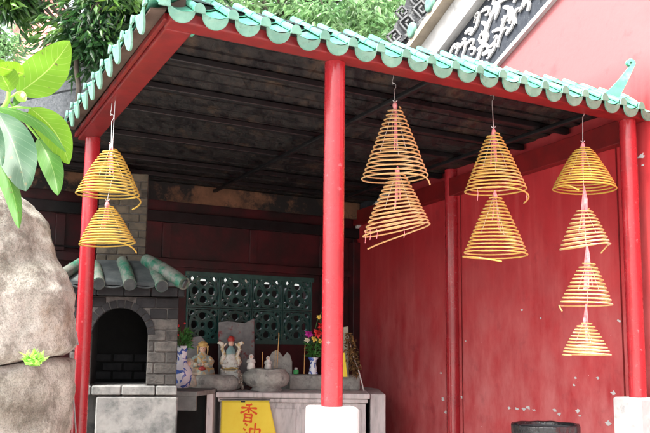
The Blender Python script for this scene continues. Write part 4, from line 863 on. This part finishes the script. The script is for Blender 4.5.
# ------------------------------------------------------------------ incense coils
OL = coilmat('olive_coil', (.46, .31, .05), (.36, .26, .08)); TN = coilmat('tan_coil', (.54, .33, .135), (.60, .46, .28)); YO = coilmat('yellow_coil', (.54, .35, .085), (.62, .48, .30)); PL = coilmat('pale_coil', (.58, .45, .19), (.74, .66, .54))
def coil(x, ya, xl, xr, yb, d, turns, mat, lab, tilt=(0, 0), pw=1.0, top=.035, tail=.35, hook=None, sr=.0052, thread=0, sag=.0):
    ap = at(x, ya, d); lo = at((xl + xr) / 2, yb, d); Rb = (at(xr, yb, d).x - at(xl, yb, d).x) / 2; h = ap.z - lo.z
    f = thing('incense_coil', lab, 'incense coil', (ap.x, ap.y, lo.z), 'spiral incense coils hanging under the canopy')
    pts = []; n = int(turns * 40); ph0 = random.uniform(0, 6.28)
    tx, ty = tilt
    for k in range(n + 1):
        t = k / n; r = top + (Rb - top) * t ** pw; a = ph0 + 2 * math.pi * turns * t
        # rings stay nearly flat: ease height inside each turn
        z = -h * t + .0025 * math.sin(a * 1.0 + 1.3) + .002 * noise.noise(V((a * .3, x, 0)))
        cx_ = (lo.x - ap.x) * t
        p = V((cx_ + r * math.cos(a), r * math.sin(a), z)); wob = 1 + .02 * noise.noise(V((math.cos(a) * .8, math.sin(a) * .8, t * 5 + x)))
        p.x = cx_ + (p.x - cx_) * wob; p.y *= wob
        p.z += (p.x - cx_) * tx * t + p.y * ty * t; pts.append(ap + p)
    if tail:   # loose outer end sagging below
        for k in range(1, int(40 * tail)):
            a = ph0 + 2 * math.pi * turns + 2 * math.pi * k / 40; q = k / (40 * tail)
            p = V(((lo.x - ap.x) + Rb * (1 + .04 * q) * math.cos(a), Rb * (1 + .04 * q) * math.sin(a), -h - .05 * q * q - .02 * q)); p.z += (p.x - (lo.x - ap.x)) * tx + p.y * ty; pts.append(ap + p)
    MB().tube(pts, sr, 7).build('spiral', mat, f)
    # paper tassel through the apex
    mb = MB()
    for k in range(5):
        a = random.uniform(0, 6.28); px_ = V((math.cos(a), math.sin(a), 0)) * .012; L_ = random.uniform(.25, .6) * h
        p0 = ap + V((0, 0, .045)); p1 = ap + px_ + V((0, 0, -.02)); p2 = ap + px_ * 1.8 + V((random.uniform(-.01, .01), 0, -L_))
        s = V((math.cos(a + 1.3), math.sin(a + 1.3), 0)) * .007
        mb.add([p0 - s * .6, p0 + s * .6, p1 + s, p1 - s, p2 + s * .8, p2 - s * .8], [(0, 1, 2, 3), (3, 2, 4, 5)])
    mb.ball(ap + V((0, 0, .012)), .016, 8, (1, 1, 1.6), jit=.5); mb.build('paper_tassel', M['pink'], f, solid=.0015, recalc=False)
    mb = MB()
    for k in range(3):   # the threads that hold the turns
        a = 2.1 * k + x; mb.tube([ap + V((0, 0, .03)), ap + V(((lo.x - ap.x) * .6 + math.cos(a) * Rb * .45, math.sin(a) * Rb * .45, -h * .62))], .0014, 4)
    mb.build('thread', M['string'], f)
    if hook:
        hp = at(hook[0], hook[1], d); mb = MB(); top_z = 3.30
        w = [ap + V((0, 0, .02)), ap + V((0, 0, .05)), hp + V((.0, 0, -.03)), hp + V((.012, 0, -.01)), hp + V((.012, 0, .010)), hp + V((0, 0, .02)), hp + V((-.012, 0, .012))]
        mb.tube(w, .0028, 6); lk = [hp + V((.0, 0, .012)), hp + V((-.012, 0, .030)), hp + V((-.006, 0, .05))]; lk.append(V((hp.x, hp.y, max(top_z, hp.z + .06)))); mb.tube(lk, .0028, 6)
        mb.tube([ap + V((-.014, 0, .052)), ap + V((0, 0, .036)), ap + V((.014, 0, .052))], .0028, 6)
        mb.build('wire_hook', M['steel'], f)
    for k in range(thread):
        a = random.uniform(-.6, 3.6); p = ap + V(((lo.x - ap.x) + Rb * math.cos(a) * .96, -Rb * abs(math.sin(a)) * .9, -h)); MB().tube([p, p + V((.004, 0, -.03)), p + V((0, 0, -random.uniform(.05, .09)))], .0016, 4).build('dangling_thread', M['pink'], f)
    return f
coil(111, 150, 76, 139.5, 196, 6.0, 15, OL, 'upper yellow coil in front of the left red post', pw=.75, tilt=(-.03, .0), hook=(112, 117), tail=.3)
coil(107, 207, 79.5, 135.5, 245, 5.95, 14, OL, 'lower yellow coil in front of the left red post, hooked beneath its fellow', pw=.78, tilt=(.03, 0), hook=(112, 176), tail=.2)
coil(395, 108, 361, 429, 180, 5.75, 16, TN, 'topmost of the two tan coils just right of the middle red post', pw=.92, tilt=(.02, 0), hook=(394, 86), tail=.1)
coil(397.5, 173, 362, 430, 232, 5.70, 15, TN, 'tilted lower tan coil right of the middle red post, loose end at its left', pw=.85, tilt=(.22, 0), tail=.28, thread=4)
coil(493.5, 134, 465, 527, 192, 5.95, 16, YO, 'upper coil of the pair hanging in front of the engaged red column', pw=.88, tilt=(.0, 0), hook=(492, 97), tail=.35, thread=2)
coil(495, 197, 463.5, 527.5, 256, 5.92, 16, YO, 'lower coil of the middle pair, with a long loose end sagging below its bottom ring', pw=.88, tilt=(-.02, 0), tail=.42)
coil(583, 148, 553.5, 616, 190, 6.15, 15, OL, 'topmost and widest of the four coils strung together before the red wall', pw=.75, tilt=(-.05, 0), hook=(582.5, 113), tail=.1)
coil(584, 209, 560, 609.5, 248, 6.13, 10, PL, 'second of the four strung coils from the top, tilted with its left side low', pw=.75, tilt=(.14, 0), tail=.1)
coil(588, 263, 560, 612, 306, 6.11, 11, PL, 'third of the four strung coils from the top, above the smallest one', pw=.8, tilt=(-.03, .0), tail=.1)
coil(585, 323, 563, 611, 356, 6.10, 10, PL, 'lowest and smallest pale coil of the four strung before the red wall', pw=.8, tilt=(-.05, 0), tail=0)
# strings joining the stacked coils
for a, b, lab in (((394, 180), (397, 172), 0), ((583, 190), (584, 208), 0), ((584.5, 246), (588, 262), 0), ((588, 304), (585, 322), 0), ((493, 190), (495, 196), 0)):
    pass
st = thing('hanging_string', 'pale string with pink paper tags running down through the four coils before the red wall', 'string', at(585, 323, 6.12))
pts = [at(583, 150, 6.12), at(583.5, 190, 6.12), at(584, 209, 6.12), at(586, 245, 6.12), at(588, 263, 6.12), at(587, 305, 6.12), at(585, 323, 6.12)]
MB().tube(pts, .0022, 5).build('string', M['string'], st)
for (x, y0, y1) in ((584, 186, 212), (587, 244, 268), (586, 304, 326), (585.5, 268, 290)):
    mb = MB()
    for k in range(4):
        xx = x + random.uniform(-2.5, 2.5); a = at(x, y0, 6.11); b = at(xx, y1, 6.10 + random.uniform(-.02, .02)); s = V((.008, random.uniform(-.004, .004), 0)); mb.add([a - s * .5, a + s * .5, (a + b) / 2 + s + V((random.uniform(-.008, .008), 0, 0)), (a + b) / 2 - s, b + s, b - s], [(0, 1, 2, 3), (3, 2, 4, 5)])
    mb.build('paper_tag', M['pink'], st, solid=.001, recalc=False)
# smoke wisps
sm = bpy.data.materials.new('incense_smoke'); sm.use_nodes = True; n = sm.node_tree.nodes; n.remove(n['Principled BSDF']); pv = n.new('ShaderNodeVolumePrincipled'); pv.inputs['Color'].default_value = C(.75, .82, 1)
tc = n.new('ShaderNodeTexCoord'); nz = n.new('ShaderNodeTexNoise'); nz.inputs['Scale'].default_value = 14; nz.inputs['Detail'].default_value = 3; nz.inputs['Distortion'].default_value = 1.5; mr = n.new('ShaderNodeMapRange'); mr.inputs[1].default_value = .5; mr.inputs[2].default_value = .7; mr.inputs[4].default_value = 14
sm.node_tree.links.new(tc.outputs['Object'], nz.inputs['Vector']); sm.node_tree.links.new(nz.outputs['Fac'], mr.inputs[0]); sm.node_tree.links.new(mr.outputs[0], pv.inputs['Density']); sm.node_tree.links.new(pv.outputs[0], n['Material Output'].inputs['Volume'])
mb = MB(); mb.tube([at(410, 128, 6.1), at(414, 116, 6.1), at(424, 106, 6.15), at(424, 92, 6.2), at(436, 84, 6.25)], [.02, .05, .07, .075, .03], 12); o = mb.build('smoke_wisp', sm); tag(o, 'faint bluish wisp of incense smoke right of the topmost tan coil', 'smoke', kind='stuff')
# ------------------------------------------------------------------ foreground leaves
def leafmat(name, c, vein, tr, rg=.36):
    m = bpy.data.materials.new(name); m.use_nodes = True; n = m.node_tree.nodes; L = m.node_tree.links; bs = n['Principled BSDF']
    uv = n.new('ShaderNodeUVMap'); sp = n.new('ShaderNodeSeparateXYZ'); L.new(uv.outputs[0], sp.inputs[0])
    def ma(op, a, b=None):
        t = n.new('ShaderNodeMath'); t.operation = op
        for k, x in enumerate((a, b)):
            if x is None: continue
            if isinstance(x, (int, float)): t.inputs[k].default_value = x
            else: L.new(x, t.inputs[k])
        return t.outputs[0]
    ax = ma('ABSOLUTE', ma('SUBTRACT', sp.outputs['X'], .5)); mid = ma('LESS_THAN', ax, .014)
    ph = ma('FRACT', ma('MULTIPLY', ma('SUBTRACT', sp.outputs['Y'], ma('MULTIPLY', ax, .42)), 10)); side = ma('LESS_THAN', ph, .08)
    vn = ma('MAXIMUM', mid, ma('MULTIPLY', side, .35))
    nz = n.new('ShaderNodeTexNoise'); nz.inputs['Scale'].default_value = 12; tc = n.new('ShaderNodeTexCoord'); L.new(tc.outputs['Object'], nz.inputs['Vector'])
    m0 = n.new('ShaderNodeMix'); m0.data_type = 'RGBA'; L.new(nz.outputs['Fac'], m0.inputs[0]); m0.inputs[6].default_value = C(*c); m0.inputs[7].default_value = C(c[0] * 1.3, c[1] * 1.15, c[2] * 1.1)
    mx = n.new('ShaderNodeMix'); mx.data_type = 'RGBA'; L.new(vn, mx.inputs[0]); L.new(m0.outputs[2], mx.inputs[6]); mx.inputs[7].default_value = C(*vein)
    n2 = n.new('ShaderNodeTexNoise'); n2.inputs['Scale'].default_value = 55; n2.inputs['Detail'].default_value = 5; L.new(tc.outputs['Object'], n2.inputs['Vector']); rs = n.new('ShaderNodeMapRange'); rs.inputs[1].default_value = .66; rs.inputs[2].default_value = .72; L.new(n2.outputs['Fac'], rs.inputs[0])
    sp2 = n.new('ShaderNodeMix'); sp2.data_type = 'RGBA'; L.new(rs.outputs[0], sp2.inputs[0]); L.new(mx.outputs[2], sp2.inputs[6]); sp2.inputs[7].default_value = C(.10, .09, .03); mx = sp2
    L.new(mx.outputs[2], bs.inputs['Base Color']); bs.inputs['Roughness'].default_value = rg; bs.inputs['Specular IOR Level'].default_value = .35
    bp = n.new('ShaderNodeBump'); bp.inputs['Strength'].default_value = .3; bp.inputs['Distance'].default_value = .002; L.new(vn, bp.inputs['Height']); L.new(bp.outputs[0], bs.inputs['Normal'])
    t = n.new('ShaderNodeBsdfTranslucent'); L.new(mx.outputs[2], t.inputs[0]); ms = n.new('ShaderNodeMixShader'); ms.inputs[0].default_value = tr; L.new(bs.outputs[0], ms.inputs[1]); L.new(t.outputs[0], ms.inputs[2]); L.new(ms.outputs[0], n['Material Output'].inputs[0])
    return m
LB = leafmat('bright_leaf', (.12, .27, .015), (.30, .42, .09), .42); LG = leafmat('green_leaf', (.05, .16, .02), (.17, .28, .08), .3); LK = leafmat('cool_leaf', (.020, .070, .030), (.10, .17, .09), .15, .5)
shrub = thing('broadleaf_shrub', 'big glossy green leaves of a shrub reaching in at upper left before the boulder', 'plant', at(-60, 433, 2.0) * 1)
shrub.location.z = 0; WL[shrub] = V(shrub.location)
def bigleaf(bx, by, tx, ty, wpx_, d0, d1, mat, curve=0, fold=.15, droop=0, roll_=0):
    A, B = at(bx, by, d0), at(tx, ty, d1); ax = B - A; L_ = ax.length; ax.normalize(); view = (A - EYE).normalized(); s = ax.cross(view).normalized(); nr = s.cross(ax).normalized()
    s2 = s * math.cos(roll_) + nr * math.sin(roll_); nr2 = -s * math.sin(roll_) + nr * math.cos(roll_); W = wpx_ / 890 * d0 * .5
    nu, nv = 12, 18; vs = []; uvs = []
    for j in range(nv + 1):
        v_ = j / nv; wd = W * (math.sin(math.pi * min(1, v_ ** .85)) ** .62) * (1.0 if v_ < .9 else 1) * (1 - .12 * v_); wd = max(wd, .0012)
        c_ = A + ax * L_ * v_ + s * (curve * L_ * math.sin(math.pi * v_)) + nr * (droop * L_ * math.sin(math.pi * v_))
        for i in range(nu + 1):
            q = i / nu * 2 - 1; ph = v_ * 30
            vs.append(c_ + s2 * q * wd + nr2 * (fold * abs(q) ** 1.3 * wd + .025 * wd * math.sin(abs(q) * 4 - ph) * abs(q) + .06 * wd * math.sin(v_ * 11 + q * 2))); uvs.append((i / nu, v_))
    mb = MB(); fs = [(j * (nu + 1) + i, j * (nu + 1) + i + 1, (j + 1) * (nu + 1) + i + 1, (j + 1) * (nu + 1) + i) for j in range(nv) for i in range(nu)]
    mb.add(vs, fs, True); o = mb.build('leaf', mat, shrub, recalc=False); uvl = o.data.uv_layers.new(name='UVMap')
    for lp in o.data.loops: uvl.data[lp.index].uv = uvs[lp.vertex_index]
    return o
bigleaf(18, 93, 70, 41, 46, 2.0, 2.12, LB, curve=-.05, fold=.12)
bigleaf(10, 92, -6, 58, 30, 1.95, 1.9, LB, fold=.3, roll_=.5)
bigleaf(24, 74, -4, 66, 20, 1.98, 1.85, LB, fold=.2, roll_=.3)
bigleaf(30, 108, 69, 164, 33, 2.0, 2.05, LB, curve=.10, fold=.25)
bigleaf(-6, 106, 66, 152, 15, 1.95, 1.98, LG, curve=.12, fold=.5, roll_=.7)
bigleaf(-2, 112, 26, 191, 42, 1.92, 1.80, LK, curve=.03, fold=.2)
bigleaf(38, 138, 58, 195, 23, 2.05, 2.0, LG, curve=.05, fold=.3)
bigleaf(-8, 150, 19, 228, 19, 1.85, 1.8, LG, curve=.06, fold=.5, roll_=.3)
bigleaf(-14, 112, 2, 166, 20, 1.8, 1.75, LK, fold=.2)
bigleaf(16, 92, 26, 101, 12, 2.0, 1.98, LB, fold=.2); bigleaf(26, 84, 14, 106, 11, 2.03, 2.0, LG, fold=.2)
mb = MB(); mb.tube([at(-70, 480, 2.1), at(-40, 300, 2.1), at(-20, 170, 2.05), at(-2, 118, 2.0), at(8, 100, 2.0), at(9, 84, 2.0), at(7, 70, 2.0)], [.012, .010, .008, .0065, .006, .005, .002], 8)
mb.tube([at(2, 110, 2.0), at(16, 107, 2.0), at(31, 108, 2.0)], .0028, 6); mb.tube([at(9, 98, 2.0), at(14, 95, 2.0), at(18, 92, 2.0)], .0025, 6); mb.tube([at(8, 100, 2.0), at(22, 118, 2.03), at(39, 139, 2.05)], .0025, 6)
mb.tube([V((at(-70, 480, 2.1).x, 2.1, 0)), at(-70, 480, 2.1)], .013, 8); mb.build('stem', M['sprout'], shrub)
# ------------------------------------------------------------------ grey wall at left
def gw(s, z, o=0): p = V((-2.35, 10.75, 0)) + V((-.84, .54, 0)) * s + V((-.54, -.84, 0)) * o; return p + V((0, 0, z))
gwt = thing('grey_block_wall', 'grey rendered wall with dark horizontal joints behind the large green leaves', 'wall', gw(2, 0))
ztop = 5.22
zz = [0, 2.9, 3.35, 3.80, 4.25, 4.70, ztop]
for k in range(6):
    mb = MB(); z0_, z1_ = zz[k] + .012, zz[k + 1] - .012; mb.hexa([gw(-.5, z0_), gw(7, z0_), gw(7, z0_, .25), gw(-.5, z0_, .25), gw(-.5, z1_), gw(7, z1_), gw(7, z1_, .25), gw(-.5, z1_, .25)]); mb.build('course', M['greywall'], gwt, bevel=.01)
mb = MB(); mb.hexa([gw(-.49, 0), gw(6.99, 0), gw(6.99, 0, .235), gw(-.49, 0, .235), gw(-.49, ztop - .02), gw(6.99, ztop - .02), gw(6.99, ztop - .02, .235), gw(-.49, ztop - .02, .235)]); mb.build('joint', M['joint'], gwt)
# far pink gabled house
ph = thing('pink_house', 'distant pale pink gabled house glimpsed through the tree at upper left', 'house', at(40, 60, 22))
P = lambda x, y: at(x, y, 22)
b0 = P(13, 60).x; b1 = P(62, 60).x; zt = P(14, 25).z; za_ = P(46, -8).z
MB().prism([V((b0, 22, 0)), V((b1, 22, 0)), V((b1, 22, P(60, 10).z)), V(((b0 * .35 + b1 * .65), 22, za_)), V((b0, 22, zt))], (0, 5, 0)).build('wall', M['pinkwall'], ph)
mb = MB()
for (xa, za1, xb, zb1) in ((b0 - .15, zt - .1, b0 * .35 + b1 * .65, za_ + .05), (b0 * .35 + b1 * .65, za_ + .05, b1 + .15, P(60, 10).z - .1)): mb.prism([V((xa, 21.8, za1)), V((xb, 21.8, zb1)), V((xb, 21.8, zb1 + .12)), V((xa, 21.8, za1 + .12))], (0, 5.4, 0))
mb.build('roof', M['plaster'], ph)
# ------------------------------------------------------------------ trees
def tree(lab, base, crown_pts, nclump, mat, lsz, trunk_pts, trad, drop, seed, npc=26, csz=.38):
    random.seed(seed); f = thing('tree', lab, 'tree', base)
    mb = MB(); mb.tube(trunk_pts, trad, 9); tp = trunk_pts[-1]
    cl = []
    for k in range(nclump):
        c, r = random.choice(crown_pts); d = V((random.gauss(0, 1), random.gauss(0, 1), random.gauss(0, 1))).normalized() * random.random() ** .45
        cl.append(c + V((d.x * r[0], d.y * r[1], d.z * r[2])))
    for p in cl[::6]:
        q = trunk_pts[-1] if random.random() < .6 else trunk_pts[-2]; m1 = q + (p - q) * .5 + V((random.uniform(-.2, .2), random.uniform(-.2, .2), .2)); mb.tube([q, m1, p], [trad[-1] * .7, .02, .007], 6)
    mb.build('trunk', M['bark'], f)
    mb = MB()
    for p in cl:
        for k in range(npc):
            o_ = V((random.gauss(0, 1), random.gauss(0, 1), random.gauss(0, .7))) * csz * .5; out = (o_ + V((0, 0, -.0))).normalized()
            d = V((out.x, out.y, -drop + random.uniform(-.5, .6))).normalized(); leaf(mb, p + o_, d, lsz * random.uniform(.7, 1.3), lsz * .30, bend=.18)
    mb.build('crown', mat, f, recalc=False)
    return f
# left tree, glossy and dark, close behind the canopy
c = lambda x, y, d: at(x, y, d)
tb = V((c(78, 60, 10.2).x - .05, 9.9, 0))
tree('dark glossy tree with drooping leaves above the left eave corner', tb, [(c(128, 15, 10.2), (.75, .8, .52)), (c(106, 4, 10.2), (.42, .6, .42)), (c(150, -20, 10.4), (1.0, .8, .7)), (c(85, 40, 10.0), (.38, .3, .28)), (c(30, -40, 10.2), (.5, .6, .08)), (c(6, -6, 10.0), (.12, .2, .10)), (c(170, -70, 10.4), (1.3, 1., .6))], 250, M['leafd'], .17, [tb, tb + V((.1, .0, 2.2)), c(79, 88, 9.9), c(76, 68, 9.9), c(78, 40, 10.0), c(100, 0, 10.2)], [.10, .08, .03, .028, .03, .025], .75, 11, 26, .34)
tb = V((-1.2, 13.5, 0))
tree('pale sunlit leafy tree rising behind the green tiled eaves', tb, [(c(230, 0, 13.4), (1.0, .8, .6)), (c(290, 12, 13.4), (1.1, .9, .5)), (c(350, 22, 13.2), (.9, .8, .55)), (c(385, 10, 13.6), (.45, .6, .6)), (c(270, -50, 13.6), (2.2, 1., .7))], 170, M['leafl'], .20, [tb, tb + V((.1, 0, 3)), c(262, 70, 13.5), c(275, 30, 13.5), c(290, -10, 13.5)], [.16, .13, .09, .06, .05], .7, 12, 26, .40)
tb = V((1.2, 19, 0))
tree('distant yellow green tree in the gap left of the grey ridge ornament', tb, [(c(385, 10, 19), (1.0, .8, 1.1)), (c(330, -5, 19), (1.6, .8, .9)), (c(395, 45, 19), (.8, .6, .5)), (c(200, 0, 19), (1.6, .8, 1.1))], 90, M['leafl'], .26, [tb, tb + V((0, 0, 3.5)), c(388, 60, 19), c(380, 20, 19)], [.2, .16, .1, .06], .4, 13, 22, .55)
tb = c(5, 60, 17); tb = V((tb.x, 17, 0))
tree('small light green tree left of the pink house at the far left', tb, [(c(3, 46, 17), (.28, .3, .35)), (c(-25, 20, 17), (.6, .4, .7))], 60, M['leafl'], .16, [tb, tb + V((0, 0, 3)), c(3, 50, 17)], [.1, .08, .05], .3, 14, 26, .35)
